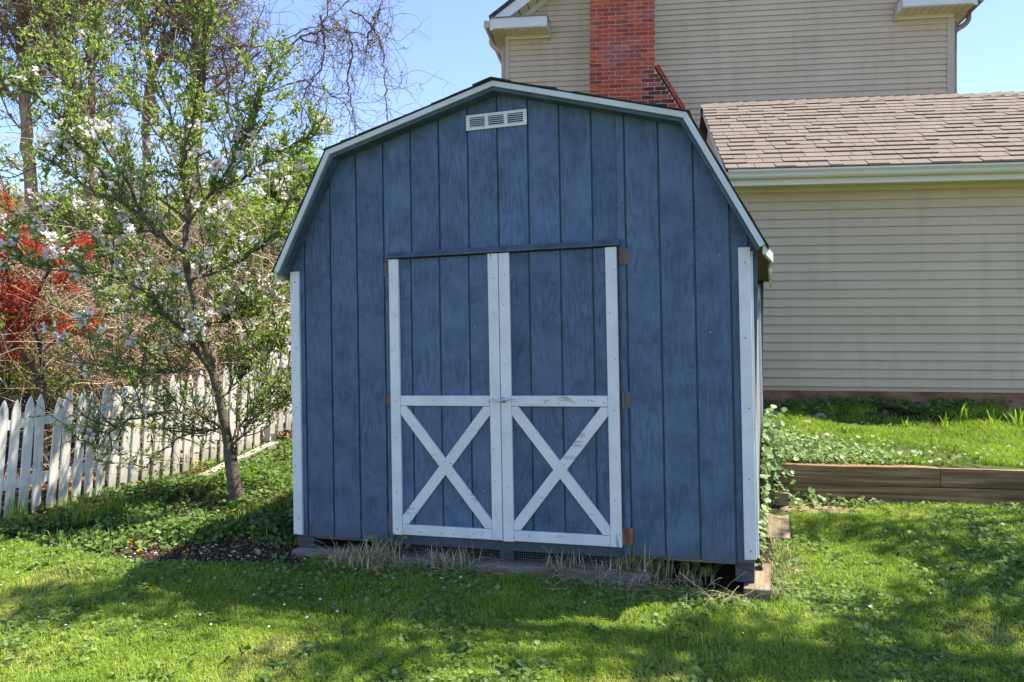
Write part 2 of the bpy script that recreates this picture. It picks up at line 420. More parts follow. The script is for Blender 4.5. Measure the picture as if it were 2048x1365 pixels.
def ground_mat():
    m, nt, b = newmat('lawn_soil')
    tc = nt.nodes.new('ShaderNodeTexCoord')
    v = tc.outputs['Object']
    n = noise(nt, v, 9.0, 7, 0.65)
    n2 = noise(nt, v, 70.0, 4, 0.7)
    turf = ramp(nt, n, [(0.3, (0.035, 0.055, 0.014)), (0.5, (0.06, 0.085, 0.022)), (0.7, (0.10, 0.105, 0.04))])
    soil = ramp(nt, n2, [(0.3, (0.016, 0.012, 0.009)), (0.55, (0.040, 0.029, 0.021)), (0.75, (0.10, 0.075, 0.055))])
    tan = ramp(nt, n2, [(0.3, (0.16, 0.11, 0.075)), (0.7, (0.40, 0.30, 0.22))])
    a = nt.nodes.new('ShaderNodeAttribute'); a.attribute_name = 'soil'
    f = math_(nt, 'ADD', a.outputs['Fac'], math_(nt, 'MULTIPLY', math_(nt, 'SUBTRACT', n, 0.5), 0.9))
    f = ramp(nt, f, [(0.4, (0, 0, 0)), (0.6, (1, 1, 1))])
    c = mix(nt, f, turf, soil)
    a2 = nt.nodes.new('ShaderNodeAttribute'); a2.attribute_name = 'tan'
    f2 = math_(nt, 'ADD', a2.outputs['Fac'], math_(nt, 'MULTIPLY', math_(nt, 'SUBTRACT', n, 0.5), 0.9))
    c = mix(nt, ramp(nt, f2, [(0.45, (0, 0, 0)), (0.65, (1, 1, 1))]), c, tan)
    nt.links.new(c, b.inputs['Base Color'])
    b.inputs['Roughness'].default_value = 1.0
    b.inputs['Specular IOR Level'].default_value = 0.1
    bump(nt, b, math_(nt, 'ADD', n, math_(nt, 'MULTIPLY', n2, 0.5)), 0.8, 0.03)
    return m
MT['ground'] = ground_mat()

# ------------------------------------------------------------------ mesh helpers
def tag(o, label=None, cat=None, group=None, kind=None):
    if label: o['label'] = label
    if cat: o['category'] = cat
    if group: o['group'] = group
    if kind: o['kind'] = kind
    return o

def empty(name, loc=(0, 0, 0), label=None, cat=None, group=None):
    o = bpy.data.objects.new(name, None)
    o.empty_display_size = 0.1
    o.location = loc
    COL.objects.link(o)
    return tag(o, label, cat, group)

def link(name, me, mat, parent=None):
    o = bpy.data.objects.new(name, me)
    COL.objects.link(o)
    if mat is not None and not me.materials:
        me.materials.append(MT[mat] if isinstance(mat, str) else mat)
    if parent is not None:
        o.parent = parent
    return o

class MB:
    def __init__(s):
        s.v = []; s.f = []
    def add(s, V, F):
        n = len(s.v)
        s.v += [tuple(map(float, p)) for p in V]
        s.f += [tuple(i + n for i in f) for f in F]
        return s
    def box(s, x0, x1, y0, y1, z0, z1, ch=0.0):
        if ch <= 0:
            V = [(x0, y0, z0), (x1, y0, z0), (x1, y1, z0), (x0, y1, z0), (x0, y0, z1), (x1, y0, z1), (x1, y1, z1), (x0, y1, z1)]
            F = [(0, 3, 2, 1), (4, 5, 6, 7), (0, 1, 5, 4), (1, 2, 6, 5), (2, 3, 7, 6), (3, 0, 4, 7)]
            return s.add(V, F)
        # chamfered on the front (low y) face
        V = [(x0 + ch, y0, z0 + ch), (x1 - ch, y0, z0 + ch), (x1 - ch, y0, z1 - ch), (x0 + ch, y0, z1 - ch),
             (x0, y0 + ch, z0), (x1, y0 + ch, z0), (x1, y0 + ch, z1), (x0, y0 + ch, z1),
             (x0, y1, z0), (x1, y1, z0), (x1, y1, z1), (x0, y1, z1)]
        F = [(0, 1, 2, 3), (4, 5, 1, 0), (5, 6, 2, 1), (6, 7, 3, 2), (7, 4, 0, 3),
             (8, 9, 5, 4), (9, 10, 6, 5), (10, 11, 7, 6), (11, 8, 4, 7), (11, 10, 9, 8)]
        return s.add(V, F)
    def prism(s, poly, y0, y1):
        """poly of (x, z) extruded along y; counter-clockwise seen from -y"""
        n = len(poly)
        V = [(p[0], y0, p[1]) for p in poly] + [(p[0], y1, p[1]) for p in poly]
        F = [tuple(range(n)), tuple(range(2 * n - 1, n - 1, -1))]
        F += [(i, i + n, (i + 1) % n + n, (i + 1) % n) for i in range(n)]
        return s.add(V, F)
    def extrude_x(s, prof, x0, x1):
        """prof of (y, z) extruded along x"""
        n = len(prof)
        V = [(x0, p[0], p[1]) for p in prof] + [(x1, p[0], p[1]) for p in prof]
        F = [tuple(range(n)), tuple(range(2 * n - 1, n - 1, -1))]
        F += [(i, i + n, (i + 1) % n + n, (i + 1) % n) for i in range(n)]
        return s.add(V, F)
    def cyl(s, a, b, r, k=10, r2=None):
        a = np.array(a, float); b = np.array(b, float); d = b - a; d /= np.linalg.norm(d)
        p = np.cross(d, [0, 0, 1] if abs(d[2]) < .9 else [1, 0, 0]); p /= np.linalg.norm(p); q = np.cross(d, p)
        r2 = r if r2 is None else r2
        V = []
        for c, rr in ((a, r), (b, r2)):
            for i in range(k):
                t = 2 * math.pi * i / k
                V.append(c + rr * (math.cos(t) * p + math.sin(t) * q))
        F = [(i, (i + 1) % k, (i + 1) % k + k, i + k) for i in range(k)]
        F += [tuple(range(k - 1, -1, -1)), tuple(range(k, 2 * k))]
        return s.add(V, F)
    def mesh(s, name, smooth=False):
        me = bpy.data.meshes.new(name)
        me.from_pydata(s.v, [], s.f)
        me.update()
        import bmesh
        bm = bmesh.new(); bm.from_mesh(me)
        bmesh.ops.recalc_face_normals(bm, faces=bm.faces)
        bm.to_mesh(me); bm.free()
        if smooth:
            me.polygons.foreach_set('use_smooth', [True] * len(me.polygons))
        return me
    def build(s, name, mat, parent=None, smooth=False):
        return link(name, s.mesh(name, smooth), mat, parent)

def np_mesh(name, V, F, rnd=None, smooth=False, attrs=None):
    """fast mesh from numpy arrays; F is (n, k) with equal k, or a list of such arrays"""
    me = bpy.data.meshes.new(name)
    Fs = F if isinstance(F, list) else [F]
    nl = sum(f.size for f in Fs); nf = sum(len(f) for f in Fs)
    me.vertices.add(len(V)); me.loops.add(nl); me.polygons.add(nf)
    me.vertices.foreach_set('co', np.ascontiguousarray(V, dtype=np.float32).ravel())
    me.loops.foreach_set('vertex_index', np.concatenate([f.ravel() for f in Fs]).astype(np.int32))
    starts = []; c = 0
    for f in Fs:
        starts.append(c + np.arange(len(f)) * f.shape[1]); c += f.size
    me.polygons.foreach_set('loop_start', np.concatenate(starts).astype(np.int32))
    me.update(calc_edges=True)
    if rnd is not None:
        a = me.attributes.new('rnd', 'FLOAT', 'FACE')
        a.data.foreach_set('value', np.asarray(rnd, dtype=np.float32))
    for k, val in (attrs or {}).items():
        a = me.attributes.new(k, 'FLOAT', 'POINT')
        a.data.foreach_set('value', np.asarray(val, dtype=np.float32))
    if smooth:
        me.polygons.foreach_set('use_smooth', np.ones(nf, dtype=bool))
    return me

def unit(v):
    return v / np.maximum(np.linalg.norm(v, axis=-1, keepdims=True), 1e-9)

def rand_unit(n):
    return unit(rng.normal(size=(n, 3)))

def tubes_arr(P, Rd, k=4):
    """P (M,N,3), Rd (M,N) -> verts, quads"""
    M, N, _ = P.shape
    T = unit(np.gradient(P, axis=1))
    mean = unit(P[:, -1] - P[:, 0] + 1e-6)
    ref = np.where(np.abs(mean[:, 2:3]) < 0.8, np.array([[0, 0, 1.0]]), np.array([[1.0, 0.2, 0]]))
    A = unit(np.cross(T, ref[:, None, :])); B = np.cross(T, A)
    ang = np.arange(k) * 2 * math.pi / k
    V = P[:, :, None, :] + Rd[:, :, None, None] * (np.cos(ang)[None, None, :, None] * A[:, :, None, :] + np.sin(ang)[None, None, :, None] * B[:, :, None, :])
    idx = np.arange(M * N * k).reshape(M, N, k)
    a = idx[:, :-1, :]; b = np.roll(idx, -1, 2)[:, :-1, :]; c = np.roll(idx, -1, 2)[:, 1:, :]; d = idx[:, 1:, :]
    Q = np.stack([a, b, c, d], -1).reshape(-1, 4)
    return V.reshape(-1, 3), Q

def spline(pts, n):
    """Catmull-Rom through pts (k,3+) resampled to n points"""
    P = np.asarray(pts, float)
    P = np.vstack([2 * P[0] - P[1], P, 2 * P[-1] - P[-2]])
    k = len(P) - 3
    out = []
    for t in np.linspace(0, k - 1e-6, n):
        i = int(t); u = t - i
        p0, p1, p2, p3 = P[i:i + 4]
        out.append(0.5 * ((2 * p1) + (-p0 + p2) * u + (2 * p0 - 5 * p1 + 4 * p2 - p3) * u * u + (-p0 + 3 * p1 - 3 * p2 + p3) * u ** 3))
    return np.array(out)

def walkers(start, d0, length, N, wob=0.25, pull=(0, 0, 0), corr=0.5):
    """M random-walk curves: start (M,3), d0 (M,3), length (M,)"""
    M = len(start)
    P = np.zeros((M, N, 3)); P[:, 0] = start
    d = unit(d0); st = (length / (N - 1))[:, None]
    w = np.zeros((M, 3)); pull = np.asarray(pull, float)
    for i in range(1, N):
        w = corr * w + rng.normal(size=(M, 3)) * wob
        d = unit(d + w + pull)
        P[:, i] = P[:, i - 1] + d * st
    return P

def along(P, m, t0=0.2, t1=1.0):
    """pick m random points on curves P (M,N,3): positions, tangents, curve index, t"""
    M, N, _ = P.shape
    c = rng.integers(0, M, m); t = rng.uniform(t0, t1, m) * (N - 1.001)
    i = t.astype(int); u = (t - i)[:, None]
    pos = P[c, i] * (1 - u) + P[c, i + 1] * u
    tan = unit(P[c, i + 1] - P[c, i])
    return pos, tan, c, t / (N - 1)

def leaves_arr(pos, axis, length, width, fold=0.25, droop=0.0):
    """pointed oval leaves, 6 verts and 2 quads each, folded along the midrib"""
    M = len(pos)
    ax = unit(axis)
    nrm = unit(np.cross(ax, rand_unit(M)))
    side = np.cross(ax, nrm)
    L = length[:, None]; W = width[:, None]
    up = nrm * (W * fold)
    b = pos; tip = pos + ax * L - nrm * L * droop
    l1 = pos + ax * L * 0.30 + side * W * 0.46 + up
    l2 = pos + ax * L * 0.68 + side * W * 0.38 + up * 0.8
    r1 = pos + ax * L * 0.30 - side * W * 0.46 + up
    r2 = pos + ax * L * 0.68 - side * W * 0.38 + up * 0.8
    V = np.stack([b, l1, l2, tip, r2, r1], 1).reshape(-1, 3)
    o = (np.arange(M) * 6)[:, None]
    Q = np.concatenate([o + np.array([[0, 3, 2, 1]]), o + np.array([[0, 5, 4, 3]])], 1).reshape(-1, 4)
    return V, Q

def leaf_obj(name, pos, axis, length, width, mat, parent=None, fold=0.25, droop=0.1, rnd=None):
    V, Q = leaves_arr(pos, axis, length, width, fold, droop)
    r = rng.random(len(pos)) if rnd is None else rnd
    return link(name, np_mesh(name, V, Q, np.repeat(r, 2)), mat, parent)

def round_leaf_obj(name, pos, nrm, radius, mat, parent=None, rnd=None, k=7, cup=0.15):
    """rounded notched leaves lying across the normal"""
    M = len(pos); nrm = unit(nrm)
    a = unit(np.cross(nrm, rand_unit(M))); b = np.cross(nrm, a)
    ang = np.linspace(0.25, 2 * math.pi - 0.25, k)
    rr = np.array([0.8] + [1.0] * (k - 2) + [0.8])
    ring = pos[:, None] + radius[:, None, None] * rr[None, :, None] * (np.cos(ang)[None, :, None] * a[:, None] + np.sin(ang)[None, :, None] * b[:, None]) + nrm[:, None] * (radius * cup)[:, None, None]
    V = np.concatenate([pos[:, None], ring], 1).reshape(-1, 3)
    o = (np.arange(M) * (k + 1))[:, None]
    F = np.concatenate([o + np.array([[0, i, i + 1]]) for i in range(1, k)], 1).reshape(-1, 3)
    r = rng.random(M) if rnd is None else rnd
    return link(name, np_mesh(name, V, F, np.repeat(r, k - 1)), mat, parent)

def blades_arr(pos, height, width, lean, N=3):
    """grass blades: tapered bent ribbons"""
    M = len(pos)
    az = rng.uniform(0, 2 * math.pi, M)
    d = np.stack([np.cos(az), np.sin(az), np.zeros(M)], 1)
    az2 = az + rng.normal(1.57, 0.6, M)
    s = np.stack([np.cos(az2), np.sin(az2), np.zeros(M)], 1) * (width * 0.5)[:, None]
    up = np.array([[0, 0, 1.0]])
    H = height[:, None]; Ln = lean[:, None]
    p0 = pos - up * 0.008
    p1 = pos + up * H * 0.55 + d * H * Ln * 0.3
    p2 = pos + up * H * (1 - 0.35 * Ln) + d * H * Ln
    V = np.stack([p0 - s, p0 + s, p1 + s * 0.8, p1 - s * 0.8, p2], 1).reshape(-1, 3)
    o = (np.arange(M) * 5)[:, None]
    return V, [(o + np.array([[0, 1, 2, 3]])), (o + np.array([[3, 2, 4]]))]

def grass_obj(name, pos, height, width, lean, mat, parent=None, rnd=None):
    V, F = blades_arr(pos, height, width, lean)
    r = rng.random(len(pos)) if rnd is None else rnd
    return link(name, np_mesh(name, V, F, np.concatenate([r, r])), mat, parent)

def long_blades(M, base, spread, length, width, droop=1.0, root=.03):
    """long arching strap leaves from one clump, local coords; returns V, Q"""
    N = 6
    az = rng.uniform(0, 2 * math.pi, M)
    d = np.stack([np.cos(az), np.sin(az), np.zeros(M)], 1)
    t = np.linspace(0, 1, N)
    out = rng.uniform(0.15, 0.9, M) * spread
    L = length * rng.uniform(0.55, 1.0, M)
    z = (t[None] - 0.45 * droop * (out / max(spread, 1e-6))[:, None] * t[None] ** 2.4) * L[:, None]
    x = out[:, None] * t[None] ** 1.6
    b0 = base + rng.normal(size=(M, 3)) * np.array([root, root * .35, 0])
    P = b0[:, None] + d[:, None] * x[:, :, None] + np.array([0, 0, 1.0]) * z[:, :, None]
    s = np.stack([-np.sin(az), np.cos(az), np.zeros(M)], 1)
    w = width * (1 - t ** 2 * 0.95) * 0.5
    A = P + s[:, None] * w[None, :, None]; B = P - s[:, None] * w[None, :, None]
    V = np.stack([A, B], 2).reshape(-1, 3)
    idx = np.arange(M * N * 2).reshape(M, N, 2)
    Q = np.stack([idx[:, :-1, 0], idx[:, :-1, 1], idx[:, 1:, 1], idx[:, 1:, 0]], -1).reshape(-1, 4)
    return V, Q, N - 1

# ------------------------------------------------------------------ ground
def bed_y(x):
    return np.interp(x, [-8, -3.9, -2.4, -1.75, -1.2, -1.0], [6.9, 6.10, 5.43, 5.36, 5.30, 5.75])

def shed_local(x, y):
    lx = (x - SO[0]) * SU[0] + (y - SO[1]) * SU[1]
    lw = (x - SO[0]) * SW[0] + (y - SO[1]) * SW[1]
    return lx, lw

def in_shed(x, y, m=0.0):
    lx, lw = shed_local(x, y)
    return (lx > -0.1 - m) & (lx < 2.95 + m) & (lw > -0.06 - m) & (lw < SDEPTH + m)

def in_bed(x, y):
    lx, lw = shed_local(x, y)
    return (y > bed_y(x)) & (lx < 0.1)

def in_terrace(x, y):
    return (x * HN[0] + y * HN[1] > WALL_HY - 0.02) & (x * HX[0] + y * HX[1] > 1.12)

def build_ground():
    gx = np.concatenate([[-260, -160, -90, -50, -30, -20, -14, -10, -8], np.arange(-7, 7.01, 0.09), [8, 10, 14, 20, 30, 50, 90, 160, 260]])
    gy = np.concatenate([[-60, -30, -15, -8, -4, -1], np.arange(0.5, 12.01, 0.09), [13, 14, 16, 18, 22, 28, 40, 70, 120, 260, 500]])
    X, Y = np.meshgrid(gx, gy)
    Z = hgt(X, Y)
    Z = np.where(in_terrace(X, Y), Z - 0.35, Z)
    soil = np.where(in_bed(X, Y), 0.55, 0.0)
    front = in_bed(X, Y) & (Y < bed_y(X) + 0.36) & (X > -2.75)
    soil = np.where(front, 1.1, soil)
    lx, lw = shed_local(X, Y)
    soil = np.where((lx > -0.3) & (lx < 3.1) & (lw > -0.12) & (lw < 2.6), 1.0, soil)
    soil = np.where(Y > 8.0, 0.6, soil)
    tan = np.exp(-((X - 2.36) / 0.34) ** 2 - ((Y - 6.12) / 0.14) ** 2) * 1.25
    tan = tan + np.exp(-((X - 1.72) / 0.16) ** 2 - ((Y - 5.02) / 0.16) ** 2) * 0.8
    ny, nx = X.shape
    idx = np.arange(nx * ny).reshape(ny, nx)
    Q = np.stack([idx[:-1, :-1], idx[:-1, 1:], idx[1:, 1:], idx[1:, :-1]], -1).reshape(-1, 4)
    V = np.stack([X, Y, Z], -1).reshape(-1, 3)
    o = link('ground', np_mesh('ground', V, Q, None, True, {'soil': soil.ravel(), 'tan': tan.ravel()}), 'ground')
    tag(o, kind='structure')
    # raised garden in front of the house
    a = np.arange(1.12, 9.0, 0.09); b = np.arange(WALL_HY + 0.05, HYW + 0.15, 0.09)
    A, B = np.meshgrid(a, b)
    X = A * HX[0] + B * HN[0]; Y = A * HX[1] + B * HN[1]
    Z = terr(X, Y) + 0.012 * rng.normal(size=X.shape) * sstep(0.3, 1.5, B - WALL_HY)
    near = sstep(HYW - 1.0, HYW - 0.5, B)
    soil = 0.15 + 0.45 * near
    ny, nx = X.shape
    idx = np.arange(nx * ny).reshape(ny, nx)
    Q = np.stack([idx[:-1, :-1], idx[:-1, 1:], idx[1:, 1:], idx[1:, :-1]], -1).reshape(-1, 4)
    o = link('garden_terrace', np_mesh('garden_terrace', np.stack([X, Y, Z], -1).reshape(-1, 3), Q, None, True, {'soil': soil.ravel(), 'tan': np.zeros(X.size)}), 'ground')
    tag(o, kind='structure')
build_ground()

# ------------------------------------------------------------------ the shed
shed = empty('garden_shed', label='blue gambrel roofed wooden shed with white trim and double doors', cat='shed')
mw = Matrix.Identity(4)
for i in range(3):
    mw[i][0], mw[i][1], mw[i][2], mw[i][3] = SU[i], SW[i], SV[i], SO[i]
shed.matrix_world = mw
G = 0.2032
CX = 1.437
OUT = [(-0.166, 1.823), (0.252, 2.610), (CX, 2.938), (2.622, 2.610), (3.040, 1.823)]

def offset_line(pts, d):
    """offset an open polyline to its right-hand (inner) side by d, mitred"""
    P = np.array(pts, float)
    seg = unit(P[1:] - P[:-1]); nr = np.stack([seg[:, 1], -seg[:, 0]], 1)
    out = [P[0] + nr[0] * d]
    for i in range(1, len(P) - 1):
        m = unit((nr[i - 1] + nr[i])[None])[0]
        out.append(P[i] + m * d / (m @ nr[i]))
    out.append(P[-1] + nr[-1] * d)
    return np.array(out)

WALLTOP = offset_line(OUT, 0.048)
def wall_top(u):
    return float(np.interp(u, WALLTOP[:, 0], WALLTOP[:, 1]))

def plank_poly(x0, x1, v0, v1=None):
    if v1 is not None:
        return [(x0, v0), (x1, v0), (x1, v1), (x0, v1)]
    top = [(u, wall_top(u)) for u in [x1] + sorted([p[0] for p in WALLTOP if x0 < p[0] < x1], reverse=True) + [x0]]
    return [(x0, v0), (x1, v0)] + top

def slab(poly, w0, w1, ch=0.002):
    """prism with a small chamfer round its front"""
    c = np.mean(np.array(poly), 0)
    m = MB()
    n = len(poly)
    P = np.array(poly, float)
    inner = P + np.clip(c - P, -ch, ch)
    V = [(p[0], w0, p[1]) for p in inner] + [(p[0], w0 + ch, p[1]) for p in P] + [(p[0], w1, p[1]) for p in P]
    F = [tuple(range(n)), tuple(range(3 * n - 1, 2 * n - 1, -1))]
    for k in (0, n):
        F += [(i + k, i + k + n, (i + 1) % n + k + n, (i + 1) % n + k) for i in range(n)]
    return m.add(V, F)

D0, D1 = 0.655, 2.186
edges = [-0.10] + [k * G for k in range(15)] + [2.948]
for a, b in zip(edges[:-1], edges[1:]):
    x0, x1 = a + 0.0055, b - 0.0055
    cuts = [x0] + [d for d in (D0, D1) if x0 < d < x1] + [x1]
    for p, q in zip(cuts[:-1], cuts[1:]):
        mid = (p + q) / 2
        door = D0 < mid < D1
        slab(plank_poly(p, q, 1.875 if door else random.uniform(-0.004, 0.002)), random.uniform(-0.0008, 0.0008), 0.016).build('siding_plank', 'blue', shed)
# groove backing and hidden walls
bk = MB()
bp = [(-0.095, 0.002), (2.945, 0.002)] + [(float(p[0]), float(p[1])) for p in WALLTOP[::-1]]
bk.prism(bp, 0.0125, 0.03)
bk.build('wall_backing', 'blue_trim', shed)
bk = MB(); bk.prism(bp, SDEPTH - 0.02, SDEPTH); bk.build('rear_wall', 'blue_trim', shed)
bk = MB(); bk.box(-0.09, 2.94, 0.03, SDEPTH - 0.02, -0.02, 0.03); bk.build('floor_deck', 'timber_grey', shed)
# side walls, plank by plank
for side, mat in ((2.932, 'side'), (-0.100, 'blue')):
    n = 12
    for k in range(n):
        w0 = 0.031 + k * (SDEPTH - 0.053) / n
        w1 = w0 + (SDEPTH - 0.053) / n - 0.009
        m = MB().box(side, side + 0.016, w0, w1, 0.0, 1.86)
        m.build('side_plank', mat, shed)
    MB().box(side + (0.0 if side < 0 else -0.012), side + (0.028 if side < 0 else 0.006), 0.032, SDEPTH - 0.022, 0.01, 1.85).build('side_wall_backing', 'blue_trim' if side < 0 else 'side', shed)

# doors
def board(poly, w0, w1, name, mat, parent):
    return slab(poly, w0, w1, 0.0025).build(name, mat, parent)

def make_door(x0, x1, first_left, label):
    d = empty('door', label=None)
    d.parent = shed
    d['label'] = label
    es = [x0] + [k * G for k in range(15) if x0 + 0.03 < k * G < x1 - 0.03] + [x1]
    for a, b in zip(es[:-1], es[1:]):
        slab(plank_poly(a + (0.0055 if a > x0 else 0), b - (0.0055 if b < x1 else 0), 0.056, 1.866), -0.018, -0.002).build('plank', 'blue', d)
    MB().box(x0 + 0.003, x1 - 0.003, -0.0065, -0.0005, 0.06, 1.862).build('backing', 'blue_trim', d)
    sw = 0.069
    j = lambda: random.uniform(-0.002, 0.002)
    for s0, tp, bt in ((x0, 1.868 + j(), 0.052 + j()), (x1 - sw, 1.868 + j(), 0.055 + j())):
        board([(s0, bt), (s0 + sw, bt), (s0 + sw, tp), (s0, tp)], -0.038, -0.0185, 'stile', 'white', d)
    r0, r1 = x0 + sw + 0.0015, x1 - sw - 0.0015
    board([(r0, 0.900), (r1, 0.900), (r1, 0.966), (r0, 0.966)], -0.037, -0.0185, 'rail', 'white_x', d)
    board([(r0, 0.055), (r1, 0.055), (r1, 0.121), (r0, 0.121)], -0.037, -0.0185, 'rail', 'white_x', d)
    lo, hi = 0.123, 0.898
    t = 0.066
    for k, (a, b) in enumerate((((r0, lo), (r1, hi)), ((r0, hi), (r1, lo)))):
        a = np.array(a); b = np.array(b)
        # parallelogram clipped square to the corners
        L = np.hypot(*(b - a)); dx = t * 0.5 * L / abs(b[1] - a[1]); dz = t * 0.5 * L / abs(b[0] - a[0])
        s = 1 if b[1] > a[1] else -1
        poly = [(a[0], a[1]), (a[0] + dx, a[1]), (b[0], b[1] - s * dz), (b[0], b[1]), (b[0] - dx, b[1]), (a[0], a[1] + s * dz)]
        if s < 0:
            poly = poly[::-1]
        board(poly, -0.0345 - 0.0025 * k, -0.0185, 'brace', 'white_x', d)
    return d
dl = make_door(0.660, 1.4245, True, 'left leaf of the double door, blue planks with white X braced frame')
dr = make_door(1.4295, 2.182, False, 'right leaf of the double door, carrying the turn handle')
# latch
m = MB()
m.cyl((1.449, -0.066, 0.940), (1.449, -0.0385, 0.940), 0.011, 12)
m.cyl((1.445, -0.068, 0.940), (1.385, -0.070, 0.937), 0.0085, 10, 0.0045)
m.cyl((1.445, -0.068, 0.940), (1.492, -0.068, 0.945), 0.0085, 10, 0.0065)
m.cyl((1.449, -0.0405, 0.940), (1.449, -0.0385, 0.940), 0.019, 14)
m.build('turn_handle', 'steel', dr, True)
# strap ends of the old hinges on the door faces
for u0, s in ((0.7305, 1), (2.111, -1)):
    MB().prism([(u0, 1.796), (u0 + s * 0.058, 1.806), (u0 + s * 0.064, 1.815), (u0 + s * 0.058, 1.824), (u0, 1.828)] if s > 0 else
               [(u0 + s * 0.058, 1.806), (u0, 1.796), (u0, 1.828), (u0 + s * 0.058, 1.824), (u0 + s * 0.064, 1.815)], -0.0215, -0.0185).build('hinge_strap', 'blue_trim', dl if s > 0 else dr)
# butt hinges
for u, v, s, mat in ((0.634, 1.811, -1, 'rust'), (0.636, 0.937, -1, 'rust'), (0.634, 0.118, -1, 'rust'), (2.222, 1.810, 1, 'rust'), (2.222, 0.938, 1, 'rust'), (2.208, 0.115, 1, 'rust2')):
    h = MB()
    wd = 0.023 if s < 0 else 0.029
    h.box(u - wd, u + wd, -0.0055, -0.0015, v - 0.050, v + 0.050)
    bu = u + (0.016 if s < 0 else -0.020)
    h.cyl((bu, -0.012, v - 0.050), (bu, -0.012, v + 0.050), 0.0085, 8)
    for k, zz in enumerate((-0.036, -0.012, 0.014, 0.037)):
        for q in ((-1,) if s < 0 else (1,)):
            h.cyl((u + q * 0.010, -0.0075, v + zz), (u + q * 0.010, -0.005, v + zz), 0.0042, 6)
    if mat == 'rust2':
        h.box(u + 0.016, u + 0.038, -0.020, -0.003, v - 0.044, v + 0.052)
    h.build('hinge', mat, shed)
# drip cap over the doors
MB().extrude_x([(-0.052, 1.874), (-0.052, 1.886), (-0.040, 1.893), (-0.026, 1.912), (-0.0015, 1.916), (-0.0015, 1.874)], 0.645, 2.202).build('door_header', 'blue_trim', shed)
# sill band
MB().box(0.640, 2.215, 0.0185, 0.050, -0.018, 0.0535).build('sill', 'blue_trim', shed)
MB().box(0.6455, 0.6555, -0.004, 0.014, 0.0, 1.872).build('door_jamb', 'blue_trim', shed)
MB().box(2.1865, 2.2005, -0.004, 0.0005, 0.0, 1.872).build('door_jamb', 'blue_trim', shed)
# corner boards
board([(-0.105, 0.012), (-0.037, 0.008), (-0.037, 1.822), (-0.105, 1.822)], -0.021, -0.0012, 'corner_board', 'white', shed)
board([(2.889, 0.020), (2.957, 0.026), (2.957, 1.822), (2.889, 1.824)], -0.021, -0.0012, 'corner_board', 'white', shed)
MB().box(2.9485, 2.969, -0.0005, 0.085, 0.03, 1.80).build('corner_board', 'white', shed)
MB().box(2.9485, 2.969, SDEPTH - 0.085, SDEPTH + 0.005, 0.0, 1.78).build('corner_board', 'white', shed)
# gable vent
v = MB()
vu0, vu1, vv0, vv1 = 1.217, 1.624, 2.672, 2.770
groups = [(1.240, 1.344), (1.368, 1.473), (1.497, 1.601)]
sl0, sl1 = vv0 + 0.017, vv1 - 0.017
v.box(vu0, vu1, -0.012, -0.002, vv0, sl0); v.box(vu0, vu1, -0.012, -0.002, sl1, vv1)
xs = [vu0] + [x for g in groups for x in g] + [vu1]
for i in range(0, len(xs), 2):
    v.box(xs[i], xs[i + 1], -0.012, -0.002, sl0, sl1)
v.build('vent', 'metal_white', shed)
vent = shed.children[-1]
for a, b in groups:
    n = 5; p = (sl1 - sl0) / n
    for k in range(n):
        z0 = sl0 + k * p
        MB().extrude_x([(-0.0165, z0), (-0.0165, z0 + 0.002), (-0.004, z0 + p * 0.70), (-0.003, z0 + p * 0.62), (-0.0125, z0)], a, b).build('louver', 'metal_white', vent)
MB().box(vu0 + 0.01, vu1 - 0.01, -0.0028, -0.0012, vv0 + 0.01, vv1 - 0.01).build('vent_backing', 'dark', vent)
# rake boards, soffits and roof
o0 = np.array(OUT); o1 = offset_line(OUT, 0.032); o2 = offset_line(OUT, 0.054); up1 = offset_line(OUT, -0.006)
for i in range(4):
    quad = [tuple(o1[i]), tuple(o1[i + 1]), tuple(o0[i + 1]), tuple(o0[i])]
    slab(quad, -0.120 - 0.0006 * i, -0.098, 0.0015).build('rake_board', 'fascia', shed)
    MB().prism([tuple(o2[i]), tuple(o2[i + 1]), tuple(o1[i + 1] + (0, -0.0012)), tuple(o1[i] + (0, -0.0012))], -0.104, 0.0095).build('rake_soffit', 'blue_trim', shed)
    MB().prism([tuple(o0[i] + (0, 0.001)), tuple(o0[i + 1] + (0, 0.001)), tuple(up1[i + 1]), tuple(up1[i])], -0.116, SDEPTH + 0.12).build('roof_deck', 'roof_dark', shed)
# shingle layers
for i in range(4):
    a, b = up1[i], up1[i + 1]
    if a[1] > b[1]:
        a, b = b, a                      # a is the lower edge
    L = np.hypot(*(b - a)); e = (b - a) / L
    nr = np.array([-e[1], e[0]]);  nr = nr if nr[1] > 0 else -nr
    rows = int(round(L / 0.14)); p = L / rows
    m = MB()
    for r in range(rows):
        w = -0.128 + random.uniform(-0.008, 0.010)
        while w < SDEPTH + 0.12:
            w1 = w + random.uniform(0.15, 0.3)
            lift = random.uniform(0.006, 0.009) + (random.random() < 0.2) * random.uniform(0.002, 0.010)
            s0 = r * p - 0.012 - random.uniform(0, 0.006); s1 = (r + 1) * p + 0.01
            pl = [a + e * s0 + nr * 0.002, a + e * s0 + nr * lift, a + e * s1 + nr * 0.006, a + e * s1 + nr * 0.001]
            m.prism([tuple(x) for x in pl], w + 0.002, w1 - 0.002)
            w = w1
    o = m.build('roof_shingles', 'roof_dark', shed); o['kind'] = 'stuff'
m = MB()
w = -0.145
while w < SDEPTH + 0.1:                   # ridge caps
    lift = random.uniform(0.004, 0.016)
    for s in (-1, 1):
        m.prism([(CX, 2.944 + 0.005), (CX + s * 0.125, 2.944 - 0.031), (CX + s * 0.125, 2.944 - 0.026 + lift * .4), (CX, 2.944 + 0.009 + lift * .5)][::s], w + (0.004 if s > 0 else 0), w + 0.2)
    w += random.uniform(0.15, 0.2)
o = m.build('ridge_caps', 'roof_dark', shed); o['kind'] = 'stuff'
